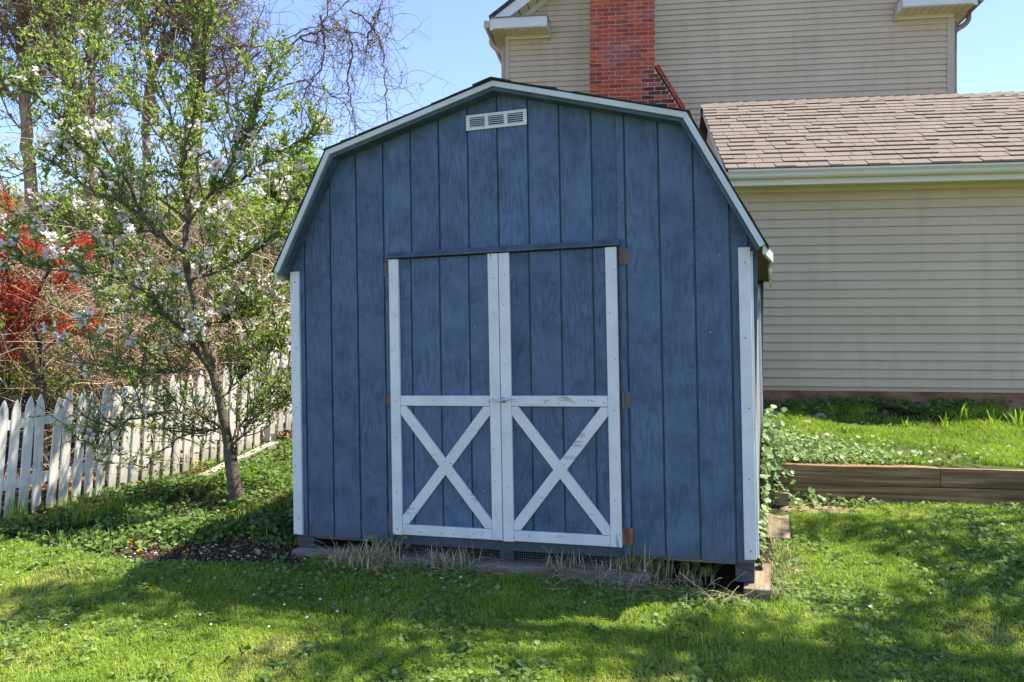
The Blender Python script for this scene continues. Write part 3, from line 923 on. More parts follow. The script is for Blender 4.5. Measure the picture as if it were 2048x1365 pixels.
# right-hand eave: buckled fascia, soffit
path = [(-0.098, 3.036, 1.800), (0.10, 3.052, 1.797), (0.42, 3.076, 1.800), (0.80, 3.056, 1.792), (1.25, 3.058, 1.790), (2.5, 3.054, 1.786)]
V = []; F = []
for k, (w, u, vv) in enumerate(path):
    V += [(u - 0.010, w, vv - 0.030), (u + 0.006, w, vv - 0.030), (u + 0.006, w, vv + 0.028), (u - 0.010, w, vv + 0.028)]
for k in range(len(path) - 1):
    b0 = 4 * k
    F += [(b0 + i, b0 + 4 + i, b0 + 4 + (i + 1) % 4, b0 + (i + 1) % 4) for i in range(4)]
F += [(0, 1, 2, 3), (4 * len(path) - 1, 4 * len(path) - 2, 4 * len(path) - 3, 4 * len(path) - 4)]
MB().add(V, F).build('eave_fascia', 'fascia', shed)
MB().box(2.9500, 3.045, 0.006, SDEPTH + 0.1, 1.812, 1.826).build('eave_soffit', 'soffit_ply', shed)
MB().box(-0.150, -0.102, 0.006, SDEPTH + 0.1, 1.812, 1.826).build('eave_soffit', 'soffit_ply', shed)
MB().box(-0.176, -0.160, -0.096, SDEPTH + 0.1, 1.770, 1.826).build('eave_fascia', 'fascia', shed)
# blocks, netting and nails under and on the front
for (a, b, c, d) in ((-0.100, 0.030, -0.082, -0.006), (1.385, 1.478, -0.082, -0.0195), (2.835, 2.940, -0.118, -0.006)):
    MB().box(a, b, 0.022, 0.14, c, d).build('support_block', 'skid', shed)
m = MB()
for k in range(104):
    u = 0.66 + k * 0.0145
    m.box(u, u + 0.0012, 0.058, 0.0592, -0.078, -0.012)
for k in range(5):
    z = -0.075 + k * 0.0145
    m.box(0.65, 2.18, 0.0594, 0.0606, z, z + 0.0012)
o = m.build('wire_mesh', 'wire', shed); o['kind'] = 'stuff'
m = MB()
def nail(u, v_, w, r=0.0035):
    m.box(u - r, u + r, w - 0.0012, w + 0.001, v_ - r, v_ + r)
for k in range(15):
    u = k * G
    for q in range(9):
        vv = 0.06 + q * 0.3 + random.uniform(-0.06, 0.06)
        if vv < wall_top(u) - 0.1 and not (D0 - 0.03 < u < D1 + 0.03 and vv < 1.93) and random.random() < 0.6:
            nail(u + random.choice((-1, 1)) * random.uniform(0.012, 0.03), vv, -0.001, random.uniform(0.002, 0.0035))
for u in (-0.071, 2.923):
    for q in range(5):
        nail(u + random.uniform(-0.01, 0.01), 0.1 + q * 0.4 + random.uniform(-0.05, 0.05), -0.0212)
for u in (0.69, 1.39, 1.46, 2.15):
    for q in range(7):
        nail(u + random.uniform(-0.02, 0.02), 0.09 + q * 0.28 + random.uniform(-0.06, 0.06), -0.0382, 0.0028)
for k in range(22):
    nail(random.uniform(0.75, 2.1), random.choice((0.088, 0.933)) + random.uniform(-0.012, 0.012), -0.0372, 0.003)
o = m.build('nail_heads', 'nail', shed); o['kind'] = 'stuff'

# timbers the shed stands on
def local_thing(name, label, cat, group=None):
    e = empty(name, label=label, cat=cat, group=group)
    e.matrix_world = mw
    return e
def rough_timber(m, x0, x1, y0, y1, z0, z1, axis=0, jit=0.004, n=7):
    """a sawn beam with slightly uneven edges along its length"""
    V = []; F = []
    for k in range(n):
        t = k / (n - 1)
        j = lambda: random.uniform(-jit, jit)
        if axis == 0:
            x = x0 + (x1 - x0) * t
            V += [(x, y0 + j(), z0 + j()), (x, y1 + j(), z0 + j()), (x, y1 + j(), z1 + j()), (x, y0 + j(), z1 + j())]
        else:
            y = y0 + (y1 - y0) * t
            V += [(x0 + j(), y, z0 + j()), (x1 + j(), y, z0 + j()), (x1 + j(), y, z1 + j()), (x0 + j(), y, z1 + j())]
    for k in range(n - 1):
        b = 4 * k
        F += [(b + i, b + 4 + i, b + 4 + (i + 1) % 4, b + (i + 1) % 4) for i in range(4)]
    F += [(0, 1, 2, 3), (4 * n - 1, 4 * n - 2, 4 * n - 3, 4 * n - 4)]
    return m.add(V, F)
def world_thing(obj, label, cat, group=None):
    obj.matrix_world = mw
    return tag(obj, label, cat, group)
o = rough_timber(MB(), -0.085, 2.35, -0.075, 0.085, -0.155, -0.084).build('foundation_timber', 'timber_grey')
world_thing(o, 'upper grey timber lying under the shed doors', 'timber')
o = rough_timber(MB(), 0.9, 2.30, -0.115, 0.06, -0.25, -0.160).build('foundation_timber', 'timber_grey')
world_thing(o, 'lower half buried timber in the grass below the shed doors', 'timber')
o = rough_timber(MB(), 2.885, 3.030, -0.10, 1.25, -0.26, -0.122, 1).build('foundation_timber', 'timber_tan')
world_thing(o, 'short sunlit timber end under the right front corner of the shed', 'timber')

# ------------------------------------------------------------------ retaining wall and edging timbers
hm = Matrix.Rotation(-TH, 4, 'Z')
rw = empty('retaining_wall', label='low retaining wall of two stacked brown timbers beside the shed', cat='retaining wall')
rw.matrix_world = hm
B0 = 0.235
rough_timber(MB(), 1.16, 6.4, WALL_HY, WALL_HY + 0.15, B0 - 0.03, B0 + 0.142, 0, 0.003, 20).build('timber', 'timber', rw)
rough_timber(MB(), 1.14, 2.345, WALL_HY + 0.012, WALL_HY + 0.165, B0 + 0.146, B0 + 0.290, 0, 0.003, 8).build('timber', 'timber', rw)
rough_timber(MB(), 2.352, 6.4, WALL_HY + 0.019, WALL_HY + 0.168, B0 + 0.146, B0 + 0.284, 0, 0.003, 16).build('timber', 'timber', rw)
rough_timber(MB(), 1.10, 1.25, WALL_HY + 0.17, WALL_HY + 2.1, B0 - 0.03, B0 + 0.285, 1, 0.003, 10).build('timber', 'timber', rw)
def edging(p0, p1, width, z0, z1, name, mat, label, tilt=0.0):
    p0 = np.array(p0); p1 = np.array(p1); d = p1 - p0; L = np.hypot(*d)
    o = rough_timber(MB(), -width / 2, width / 2, 0, L, z0, z1, 1, 0.004).build(name, mat)
    o.location = (p0[0], p0[1], 0); o.rotation_euler = (tilt, 0, math.atan2(d[1], d[0]) - math.pi / 2)
    return tag(o, label, 'timber')
edging((1.80, 5.46), (2.02, 6.16), 0.15, -0.05, 0.165, 'edging_timber', 'timber_tan', 'flat tan timber along the right side of the shed', 0.07)
edging((2.035, 6.19), (2.125, 6.50), 0.15, 0.05, 0.325, 'edging_timber', 'timber_tan', 'short raised timber block at the end of the retaining wall')

# ------------------------------------------------------------------ the house
house = empty('house', label='beige vinyl sided house with brick chimney and low shingled wing', cat='house')
house.matrix_world = hm
CO = 0.0930
prof = [(-0.022, 0.0), (-0.025, 0.006), (-0.003, CO + 0.001), (0.0, CO + 0.001), (0.0, 0.0)]
course_me = {}
def course(parent, x0, x1, hy, z, out=0.0):
    o = link('siding_course', UNIT_COURSE, 'siding', parent)
    o.location = (x0, hy - out, z); o.scale = (x1 - x0, 1, 1)
    return o
UNIT_COURSE = MB().extrude_x(prof, 0, 1).mesh('siding_course')

WX0, WX1 = 1.10, 7.6
wing = MB().box(WX0, WX1, HYW, HYW + 0.2, 0.98, 3.40).build('wing_wall', 'siding', house)
z = 1.024; k = 0; sx = 3.2
while z < 3.12:
    if k % 2 == 0:
        sx = WX0 + 0.35 + ((k * 0.6180339 * 3.1) % 4.6)
    course(wing, WX0, sx - 0.001, HYW, z)
    course(wing, sx - 0.03, WX1, HYW, z, 0.0014)
    z += CO; k += 1
MB().box(WX0 - 0.04, WX0 + 0.05, HYW - 0.024, HYW + 0.1, 1.02, 3.3).build('corner_trim', 'trim_tan', house)
# foundation
fm = MB(); n = 60
V = []; F = []
for i in range(n + 1):
    x = WX0 + (WX1 - WX0) * i / n
    V += [(x, HYW + 0.012 + random.uniform(-.006, .006), 1.022), (x, HYW + 0.010 + random.uniform(-.008, .008), 0.90), (x, HYW - 0.01 + random.uniform(-.025, .02), 0.84 + random.uniform(-.03, .03)), (x, HYW + random.uniform(-.03, .03), 0.5)]
for i in range(n):
    for j in range(3):
        a = 4 * i + j
        F.append((a, a + 1, a + 5, a + 4))
fm.add(V, F).build('foundation', 'found', house)
# wing gable end and roof
RY, RZ, EY, EZ = 11.333, 4.735, 8.520, 3.262
sl = (RZ - EZ) / (RY - EY); ang = math.atan(sl)
BY = HYH; BZ = RZ - sl * (BY - RY)
m = MB()
pl = [(HYW + 0.2, 0.9), (BY - 0.02, 0.9), (BY - 0.02, BZ - 0.05), (RY, RZ - 0.05), (HYW + 0.2, EZ + sl * (HYW + 0.2 - EY) - 0.05)]
m.extrude_x(pl, WX0, WX0 + 0.15); m.build('wing_gable', 'siding', house)
RX0, RX1 = 0.985, 7.7
roof = MB()
roof.extrude_x([(EY, EZ - 0.03), (EY, EZ), (RY, RZ), (BY - 0.01, BZ), (BY - 0.01, BZ - 0.03), (RY, RZ - 0.035)], RX0, RX1)
roof = roof.build('wing_roof', 'roof_dark', house)
MB().extrude_x([(EY + 0.01, EZ - 0.13), (EY + 0.01, EZ - 0.032), (RY, RZ - 0.037), (RY, RZ - 0.14)], RX0 + 0.012, RX0 + 0.032).build('rake_trim', 'house_white', house)
ROWS = 18
SL = math.hypot(RY - EY, RZ - EZ); RP = SL / ROWS
widths = (0.13, 0.165, 0.20, 0.235, 0.27)
shm = {}
for wd in widths:
    for th in (0, 1):
        t = 0.014 + 0.008 * th
        m = MB()
        m.add([(0.003, 0, 0.002), (wd - 0.003, 0, 0.002), (wd - 0.003, 0, t), (0.003, 0, t),
               (0.003, RP + 0.02, 0.001), (wd - 0.003, RP + 0.02, 0.001), (wd - 0.003, RP + 0.02, 0.005), (0.003, RP + 0.02, 0.005)],
              [(0, 1, 2, 3), (4, 7, 6, 5), (3, 2, 6, 7), (0, 4, 5, 1), (0, 3, 7, 4), (1, 5, 6, 2)])
        shm[(wd, th)] = m.mesh('shingle')
rest = MB(); cnt = 0
cs, sn = math.cos(ang), math.sin(ang)
for r in range(ROWS):
    x = RX0 - 0.004 - random.uniform(0, 0.02)
    while x < RX1:
        wd = random.choice(widths); th = int(random.random() < 0.45)
        s0 = r * RP - 0.012
        dy = random.uniform(-0.004, 0.004)
        if x < 5.25 and cnt < 300 - 0:
            o = link('shingle', shm[(wd, th)], 'shingle', roof)
            o.location = (x, EY + (s0 + dy) * cs, EZ + (s0 + dy) * sn + 0.001)
            o.rotation_euler = (ang, 0, random.uniform(-0.004, 0.004))
            cnt += 1
        else:
            me = shm[(wd, th)]
            rest.add([(x + p.co[0], EY + (s0 + p.co[1]) * cs - p.co[2] * sn, EZ + 0.001 + (s0 + p.co[1]) * sn + p.co[2] * cs) for p in me.vertices], [tuple(p.vertices) for p in me.polygons])
        x += wd
o = rest.build('shingles', 'shingle', roof); o['kind'] = 'stuff'
capm = MB()
capm.add([(0, -0.13, -0.13 * sl - 0.006), (0, 0, 0.004), (0, 0.13, -0.13 * sl - 0.006), (0.23, -0.13, -0.13 * sl + 0.012), (0.23, 0, 0.028), (0.23, 0.13, -0.13 * sl + 0.012),
          (0.23, -0.13, -0.13 * sl + 0.004), (0.23, 0.13, -0.13 * sl + 0.004), (0.23, 0, 0.019)], [(0, 3, 4, 1), (1, 4, 5, 2), (3, 6, 8, 4), (4, 8, 7, 5), (0, 1, 8, 6), (1, 2, 7, 8)])
capm = capm.mesh('ridge_cap')
x = RX0 - 0.01
while x < RX1 - 0.2:
    o = link('ridge_cap', capm, 'shingle', roof)
    o.location = (x, RY, RZ + 0.010); o.rotation_euler = (random.uniform(-.03, .03), random.uniform(-.02, .01), 0)
    x += random.uniform(0.15, 0.175)
# wing gutter and soffit
gy = EY + 0.075
MB().extrude_x([(gy, 3.160), (gy - 0.065, 3.160), (gy - 0.082, 3.175), (gy - 0.092, 3.202), (gy - 0.118, 3.226), (gy - 0.118, 3.243), (gy - 0.108, 3.243), (gy - 0.108, 3.230), (gy, 3.230)], RX0 + 0.02, RX1).build('gutter', 'gutter_cream', house)
MB().box(RX0 + 0.05, RX1, gy + 0.001, gy + 0.02, 3.10, 3.246).build('fascia', 'gutter_cream', house)
MB().box(RX0 + 0.05, RX1, gy + 0.021, HYW - 0.001, 3.128, 3.142).build('soffit', 'soffit_cream', house)
MB().box(WX0, WX1, HYW - 0.028, HYW - 0.002, 3.085, 3.127).build('frieze', 'soffit_cream', house)

# main gable wall
HX0, HX1 = -2.10, 5.11
HCX = (HX0 + HX1) / 2
PIT = 0.714
EAVE_Z = 6.908 + PIT * 0.22                      # rake line height over the wall corner
def rake_z(x):
    return 6.908 + PIT * (min(x - (-2.32), (5.33) - x))
RIDGE = rake_z(HCX)
m = MB()
m.prism([(HX0, 0.8), (HX1, 0.8), (HX1, rake_z(HX1) - 0.2), (HCX, RIDGE - 0.2), (HX0, rake_z(HX0) - 0.2)], HYH, HYH + 8.5)
main = m.build('gable_wall', 'siding', house)
z = 1.0 + 0.02; kz = 0; sxm = 1.0
while z < RIDGE - 0.35:
    zt = z + CO
    ins = max(0.0, (zt + 0.2 - 6.908) / PIT - 0.22) if zt > rake_z(HX0) - 0.2 else 0.0
    x0, x1 = HX0 + ins, HX1 - ins
    if x1 - x0 > 0.4:
        if kz % 2 == 0:
            sxm = x0 + 0.6 + ((kz * 1.9) % max(0.5, x1 - x0 - 1.2))
        sm = min(max(sxm, x0 + 0.1), x1 - 0.1)
        course(main, x0, sm - 0.001, HYH, z)
        course(main, sm - 0.03, x1, HYH, z, 0.0015)
        kz += 1
    z += CO
for a, b in ((HX0 - 0.012, HX0 + 0.066), (HX1 - 0.098, HX1 + 0.012)):
    MB().box(a, b, HYH - 0.030, HYH + 0.1, 1.0, 6.70).build('corner_trim', 'trim_tan', house)
FY = 13.41
# roof slabs, rake boards, soffits
for s in (-1, 1):
    xe = -2.32 if s < 0 else 5.33
    pts = [(xe, 6.908), (HCX, RIDGE)]
    P = [(xe, 6.910), (HCX, RIDGE + 0.002), (HCX, RIDGE + 0.09), (xe - 0.02 * (1 if s < 0 else -1), 6.975)]
    if s > 0: P = P[::-1]
    MB().prism(P, FY - 0.04, HYH + 8.7).build('roof_slab', 'roof_dark', house)
    P = [(xe, 6.735), (xe + 0.03 * -s, 6.735), (HCX, RIDGE - 0.215), (HCX, RIDGE), (xe, 6.908)]
    if s > 0: P = P[::-1]
    MB().prism(P, FY - 0.022, FY).build('rake_board', 'house_white', house)
    P = [(xe - s * 0.06, 6.86), (HCX, RIDGE - 0.17), (HCX, RIDGE - 0.155), (xe - s * 0.06, 6.875)]
    if s > 0: P = P[::-1]
    n = 26                                        # rake soffit in narrow panels
    for i in range(n):
        t0 = i / n; t1 = (i + 1) / n - 0.004
        xa = xe - s * 0.05 + (HCX - xe + s * 0.05) * t0; xb = xe - s * 0.05 + (HCX - xe + s * 0.05) * t1
        za = rake_z(xa) - 0.16; zb = rake_z(xb) - 0.16
        P = [(xa, za), (xb, zb), (xb, zb + 0.012), (xa, za + 0.012)]
        if s > 0: P = P[::-1]
        MB().prism(P, FY + 0.001, HYH - 0.021).build('soffit_panel', 'soffit_cream', house)
    P = [(HX0 - 0.1 if s < 0 else HX1 + 0.1, rake_z(HX0 - 0.1) - 0.27), (HCX, RIDGE - 0.27), (HCX, RIDGE - 0.165), (HX0 - 0.1 if s < 0 else HX1 + 0.1, rake_z(HX0 - 0.1) - 0.165)]
    if s > 0: P = P[::-1]
    MB().prism(P, HYH - 0.042, HYH - 0.0205).build('frieze', 'soffit_cream', house)
# cornice returns
for x0, x1, s in ((-2.302, -1.357, -1), (4.240, 5.305, 1)):
    r = MB()
    r.add([(x0, FY - 0.025, 6.765), (x1, FY - 0.025, 6.765), (x1, HYH - 0.001, 6.765), (x0, HYH - 0.001, 6.765),
           (x0, FY - 0.025, 6.935), (x1, FY - 0.025, 6.935), (x1, HYH - 0.001, 6.990), (x0, HYH - 0.001, 6.990)],
          [(0, 3, 2, 1), (4, 5, 6, 7), (0, 1, 5, 4), (1, 2, 6, 5), (2, 3, 7, 6), (3, 0, 4, 7)])
    r = r.build('cornice_return', 'house_white', house)
    MB().box(x0 - 0.01, x1 + 0.015, FY - 0.045, HYH - 0.002, 6.936, 6.950).build('return_flashing', 'gutter_brown', r)
    n = 9
    for i in range(n):
        xa = x0 + (x1 - x0) * i / n; xb = x0 + (x1 - x0) * (i + 1) / n - 0.012
        MB().box(xa, xb, FY - 0.006, HYH - 0.044, 6.752, 6.764).build('soffit_slat', 'soffit_cream', r)
    MB().box(x0 + (0.2 if s < 0 else 0), x1 - (0.2 if s > 0 else 0), HYH - 0.043, HYH - 0.0205, 6.690, 6.7635).build('frieze', 'soffit_cream', r)
    cx = x1 if s < 0 else x0 - 0.028
    MB().box(cx, cx + 0.028, HYH - 0.075, HYH - 0.0205, 6.665, 6.94).build('end_trim', 'trim_tan', r)
# eave soffits, gutters and downspouts along the sides
for s in (-1, 1):
    xw = HX0 if s < 0 else HX1
    a, b = sorted((xw + s * 0.014, xw + s * 0.215))
    MB().box(a, b, HYH + 0.001, HYH + 8.5, 6.752, 6.765).build('eave_soffit', 'soffit_cream', house)
    a, b = sorted((xw + s * 0.217, xw + s * 0.32))
    g = MB(); ys0, ys1 = FY - 0.03, HYH + 8.5
    g.prism([(a, 6.80), (b - 0.03 if s > 0 else a + 0.04, 6.775), (b, 6.80), (b, 6.90), (a, 6.90)], ys0, ys1)
    g.build('gutter', 'trim_tan' if s < 0 else 'gutter_brown', house)
    # downspout: elbow back to the corner, then down
    P = np.array([spline([(xw + s * 0.27, HYH + 0.10, 6.79), (xw + s * 0.27, HYH + 0.10, 6.70), (xw + s * 0.22, HYH + 0.10, 6.62), (xw + s * 0.09, HYH + 0.09, 6.53), (xw + s * 0.05, HYH + 0.09, 6.44), (xw + s * 0.05, HYH + 0.09, 6.2), (xw + s * 0.05, HYH + 0.09, 1.0)], 30)])
    V, Q = tubes_arr(P, np.full((1, 30), 0.042), 8)
    link('downspout', np_mesh('downspout', V, Q, None, True), 'trim_tan' if s < 0 else 'gutter_brown', house)

# chimney
BW, BH, JO = 0.2077, 0.0690, 0.010
CX0, CX1 = -0.630, 0.409
ch = MB()
sh = 0.42                                        # shoulder width
core = [(CX0 + 0.006, 0.8), (CX1 + sh - 0.004, 0.8), (CX1 + sh - 0.004, 5.20), (CX1 - 0.004, 5.895), (CX1 - 0.004, 8.4), (CX0 + 0.006, 8.4)]
chim = ch.prism(core, HYC + 0.008, HYH).build('chimney', 'mortar', house)
bm_ = {}
def brick_mesh(w):
    w = round(w, 3)
    if w not in bm_:
        bm_[w] = MB().box(0, w, 0, 0.09, 0, BH - JO, 0.0025).mesh('brick')
    return bm_[w]
low = MB(); z = 0.85; row = 0
while z < 8.35:
    right = CX1 if z + BH > 5.92 else min(CX1 + sh, CX1 + (5.92 - z - BH) / (0.72 / sh) + 0.0)
    x = CX0 - (BW / 2 if row % 2 else 0.0)
    while x < right - 0.02:
        a = max(x, CX0); b = min(x + BW - JO, right - 0.001)
        if b - a > 0.03:
            soot = (z < 5.75 and a > CX1 - 0.25 and random.random() < 0.6)
            if z > 4.75:
                o = link('brick', brick_mesh(b - a), None, chim)
                if not o.data.materials: o.data.materials.append(MT['brick'])
                o.location = (a, HYC + random.uniform(-0.002, 0.003), z)
                o.rotation_euler = (0, random.uniform(-0.006, 0.006), 0)
                if soot:
                    o.material_slots[0].link = 'OBJECT'; o.material_slots[0].material = MT['brick_soot']
            else:
                low.box(a, b, HYC, HYC + 0.09, z, z + BH - JO)
        x += BW
    z += BH; row += 1
o = low.build('bricks', 'brick', chim); o['kind'] = 'stuff'
# sloped shoulder coping bricks
p0 = np.array([CX1 + 0.004, 5.925]); p1 = np.array([CX1 + sh + 0.012, 5.205]); L = np.hypot(*(p1 - p0)); e = (p1 - p0) / L; nn = np.array([-e[1], e[0]])
nn = nn if nn[0] > 0 else -nn
k = 4
for i in range(k):
    a = p0 + e * L * i / k; b = p0 + e * (L * (i + 1) / k - 0.012)
    MB().prism([tuple(a), tuple(b), tuple(b + nn * 0.062), tuple(a + nn * 0.062)][::-1], HYC - 0.02, HYC + 0.2).build('coping_brick', 'brick', chim)
MB().box(CX1 + sh + 0.002, CX1 + sh + 0.06, HYC - 0.012, HYC + 0.2, 4.7, 5.215).build('coping_brick', 'brick', chim)
# ------------------------------------------------------------------ white picket fence
FA, FB = np.array([-4.08, 6.54]), np.array([-2.60, 8.77])
FD = unit((FB - FA)[None])[0]; FL = float(np.hypot(*(FB - FA)))
FANG = math.atan2(FD[1], FD[0])

def picket_mesh(w, h, lean=0.0, style=0):
    """pointed (gothic) picket; local x along the fence, -y its front"""
    pts = [(-w / 2, 0), (w / 2, 0), (w / 2, h - 0.14)]
    for t in np.linspace(0.2, 1, 5):
        pts.append((w / 2 * (1 - t ** 1.9), h - 0.14 + 0.14 * t ** 0.85))
    for t in np.linspace(1, 0.2, 5)[1:]:
        pts.append((-w / 2 * (1 - t ** 1.9), h - 0.14 + 0.14 * t ** 0.85))
    pts.append((-w / 2, h - 0.14))
    return slab(pts, -0.015, 0.0, 0.003).mesh('picket')

def fence_section(name, label, a, n, step, w, h, z_fn, lift=0.0, rails=(0.22, 0.70)):
    root = empty(name, (a[0], a[1], 0), label, 'fence')
    root.rotation_euler = (0, 0, FANG)
    mes = [picket_mesh(w * s, h * t) for s, t in ((1, 1), (0.97, 0.985), (1.03, 1.01))]
    L = n * step
    zs = lambda t: float(z_fn(a[0] + FD[0] * t, a[1] + FD[1] * t)) + lift
    for i in range(n):
        o = link('picket', mes[i % 3], 'picket', root)
        t = i * step
        o.location = (t + random.uniform(-.006, .006), -0.0165, zs(t) - 0.03 + random.uniform(-.012, .012))
        o.rotation_euler = (random.uniform(-.012, .012), random.uniform(-0.025, 0.025) + 0.055, random.uniform(-.03, .03))
    for r in rails:
        V = []; F = []; kk = 10
        for k in range(kk):
            t = -0.1 + (L + 0.1) * k / (kk - 1); z = zs(max(0, t)) + r
            V += [(t, -0.0155, z), (t, 0.022, z), (t, 0.022, z + 0.075), (t, -0.0155, z + 0.075)]
        for k in range(kk - 1):
            b = 4 * k
            F += [(b + i, b + 4 + i, b + 4 + (i + 1) % 4, b + (i + 1) % 4) for i in range(4)]
        F += [(0, 1, 2, 3), (4 * kk - 1, 4 * kk - 2, 4 * kk - 3, 4 * kk - 4)]
        MB().add(V, F).build('rail', 'picket', root)
    for t in np.arange(0.05, L + 0.05, max(0.6, L / (2.0 if L < 2 else 3.0))):
        z = zs(t)
        MB().box(t - 0.045, t + 0.045, 0.0225, 0.112, z - 0.3, z + 0.9).build('post', 'picket', root)
    return root
fence_section('picket_fence', 'white pointed picket fence with flaking paint behind the blossoming tree', FA - FD * (0.52 + 14 * 0.1065), 43, 0.1065, 0.072, 0.985, hgt)
FB2 = FA - FD * 0.52 + FD * 29 * 0.1065 + FD * 0.10
fence_section('picket_fence', 'higher stepped picket fence panel nearest the blue shed', FB2, 9, 0.1065, 0.072, 0.93, hgt, 0.17, (0.06, 0.68))

# tall stockade boards behind, close to the shed
sf = empty('stockade_fence', (-3.3, 11.3, float(hgt(-3.3, 11.3))), 'brown upright board fence glimpsed behind the brush beside the shed', 'fence')
bmesh_ = MB().prism([(-0.07, -0.2), (0.07, -0.2), (0.07, 1.75), (0.03, 1.83), (-0.03, 1.83), (-0.07, 1.75)], -0.01, 0.01).mesh('board')
for i in range(17):
    o = link('board', bmesh_, 'cedar', sf); o.location = (i * 0.148, random.uniform(-.004, .004), random.uniform(-.02, .02))
for z in (0.3, 1.4):
    MB().box(-0.1, 2.5, 0.012, 0.05, z, z + 0.09).build('rail', 'cedar', sf)

# white outbuilding beyond the brush
wb = empty('outbuilding', (-11.0, 18.5, 1.3), 'white clapboard outbuilding showing through the brush behind the red maple', 'building')
wbw = MB().box(0, 3.6, 0, 4, -0.6, 2.3).build('wall', 'house_white', wb)
for k in range(18):
    o = link('clapboard', UNIT_COURSE, None, wbw); o.location = (0, -0.001, -0.2 + k * 0.135); o.scale = (3.6, 1.3, 1.45)
    o.material_slots[0].link = 'OBJECT'; o.material_slots[0].material = MT['house_white']
MB().prism([(-0.25, 2.25), (1.8, 3.35), (3.85, 2.25), (3.85, 2.36), (1.8, 3.47), (-0.25, 2.36)], -0.3, 4.2).build('roof', 'roof_dark', wb)
MB().prism([(0, 2.3), (3.6, 2.3), (1.8, 3.28)], 0.02, 0.06).build('gable', 'house_white', wb)

# pale edging strip behind the apple tree
ep = [on_ground(415, 962), on_ground(470, 940), on_ground(535, 905)]
d = (ep[2] - ep[0])[:2]
o = rough_timber(MB(), 0, float(np.hypot(*d)) + 0.25, 0, 0.10, -0.06, 0.055, 0, 0.006, 8).build('garden_edging', 'concrete')
o.location = tuple(ep[0]); o.rotation_euler = (0, -math.atan2(ep[2][2] - ep[0][2], np.hypot(*d)), math.atan2(d[1], d[0]))
tag(o, 'pale weathered edging board in the bed behind the tree trunk', 'edging')

# ------------------------------------------------------------------ trees
def tree_tubes(name, groups, mat, parent):
    """groups: list of (P (M,N,3), R (M,N), sides)"""
    Vs, Qs, n = [], [], 0
    for P, R, k in groups:
        V, Q = tubes_arr(P, R, k)
        Vs.append(V); Qs.append(Q + n); n += len(V)
    return link(name, np_mesh(name, np.vstack(Vs), np.vstack(Qs), None, True), mat, parent)

def taper(M, N, r0, r1):
    r0 = np.broadcast_to(np.asarray(r0, float), (M,)); r1 = np.broadcast_to(np.asarray(r1, float), (M,))
    t = np.linspace(0, 1, N)
    return r0[:, None] * (1 - t) + r1[:, None] * t

# --- blossoming apple tree
AY = 6.79
ab = on_ground(475, 1005)
AY = ab[1]
apple = empty('apple_tree', tuple(ab), 'small blossoming apple tree with white flowers beside the shed', 'tree')
def limb(pts, n=18):
    """pts: (px, py, dY)"""
    return spline([at(x, y, AY + dy) - ab for x, y, dy in pts], n)
trunk_pts = [(477, 1030, 0), (472, 985, 0), (463, 930, 0), (455, 880, 0), (440, 800, .02), (424, 740, .04), (404, 670, .03), (390, 600, 0), (376, 545, 0), (370, 500, 0)]
TR = limb(trunk_pts, 26)
limbs = [
    ([(370, 505, 0), (335, 480, -.1), (295, 445, -.25), (240, 405, -.4), (150, 360, -.5), (60, 290, -.6)], .026),
    ([(300, 450, -.22), (255, 370, -.3), (200, 270, -.2), (150, 180, -.1), (90, 90, 0), (60, 0, .05)], .018),
    ([(370, 505, 0), (374, 440, .1), (366, 370, .15), (357, 300, .2), (330, 200, .2), (290, 90, .2), (262, -20, .2)], .026),
    ([(372, 450, .1), (420, 390, 0), (470, 320, -.15), (500, 250, -.2), (520, 190, -.2), (532, 140, -.2)], .016),
    ([(420, 390, 0), (470, 370, .2), (540, 315, .35), (600, 285, .4), (642, 255, .45)], .012),
    ([(430, 755, .03), (392, 698, -.1), (335, 630, -.3), (277, 575, -.45), (215, 548, -.5), (123, 541, -.55), (40, 520, -.6)], .020),
    ([(340, 486, -.08), (298, 460, .1), (215, 465, .3), (140, 452, .4), (60, 440, .5), (-20, 470, .5)], .014),
    ([(448, 860, 0), (415, 838, -.15), (365, 823, -.25), (310, 826, -.3), (255, 842, -.35), (200, 878, -.4), (130, 884, -.4)], .012),
    ([(465, 880, 0), (482, 845, .1), (510, 812, .2), (548, 790, .25), (590, 772, .3)], .011),
    ([(466, 890, 0), (490, 862, -.1), (520, 826, -.15), (558, 800, -.2), (585, 806, -.2)], .010),
    ([(452, 850, 0), (420, 862, .2), (370, 872, .3), (320, 905, .4), (285, 935, .4)], .009),
    ([(402, 660, 0), (450, 640, .2), (500, 625, .3), (555, 600, .4)], .011),
    ([(380, 560, 0), (430, 545, -.2), (490, 515, -.3), (545, 470, -.35), (580, 400, -.3)], .013),
    ([(357, 330, .2), (310, 260, .5), (240, 170, .7), (180, 80, .8), (150, -20, .8)], .014),
    ([(362, 350, .2), (380, 260, -.1), (400, 160, -.25), (410, 60, -.3), (405, -30, -.3)], .014),
    ([(240, 405, -.4), (170, 300, -.6), (90, 210, -.7), (10, 150, -.8)], .014),
    ([(404, 680, 0), (360, 640, .35), (290, 620, .5), (200, 630, .6), (120, 650, .6)], .012),
    ([(424, 740, 0), (360, 740, -.25), (290, 745, -.4), (220, 735, -.5), (150, 720, -.5)], .011),
    ([(374, 440, .1), (300, 380, .5), (200, 330, .8), (100, 330, .9), (0, 360, 1.0)], .013),
    ([(440, 800, 0), (480, 760, .3), (520, 720, .4), (570, 690, .5)], .010),
]
LP = np.array([limb(p, 18) for p, _ in limbs]); LR = np.array([r for _, r in limbs])
LP[:, 2:] += rng.normal(size=LP[:, 2:].shape) * 0.012
tree_tubes('trunk', [(TR[None], np.array([np.interp(np.linspace(0, 1, 26), [0, .05, .12, .28, .32, 1], [.085, .068, .060, .052, .040, .030])]), 12)], 'apple_bark', apple)
NS = 620
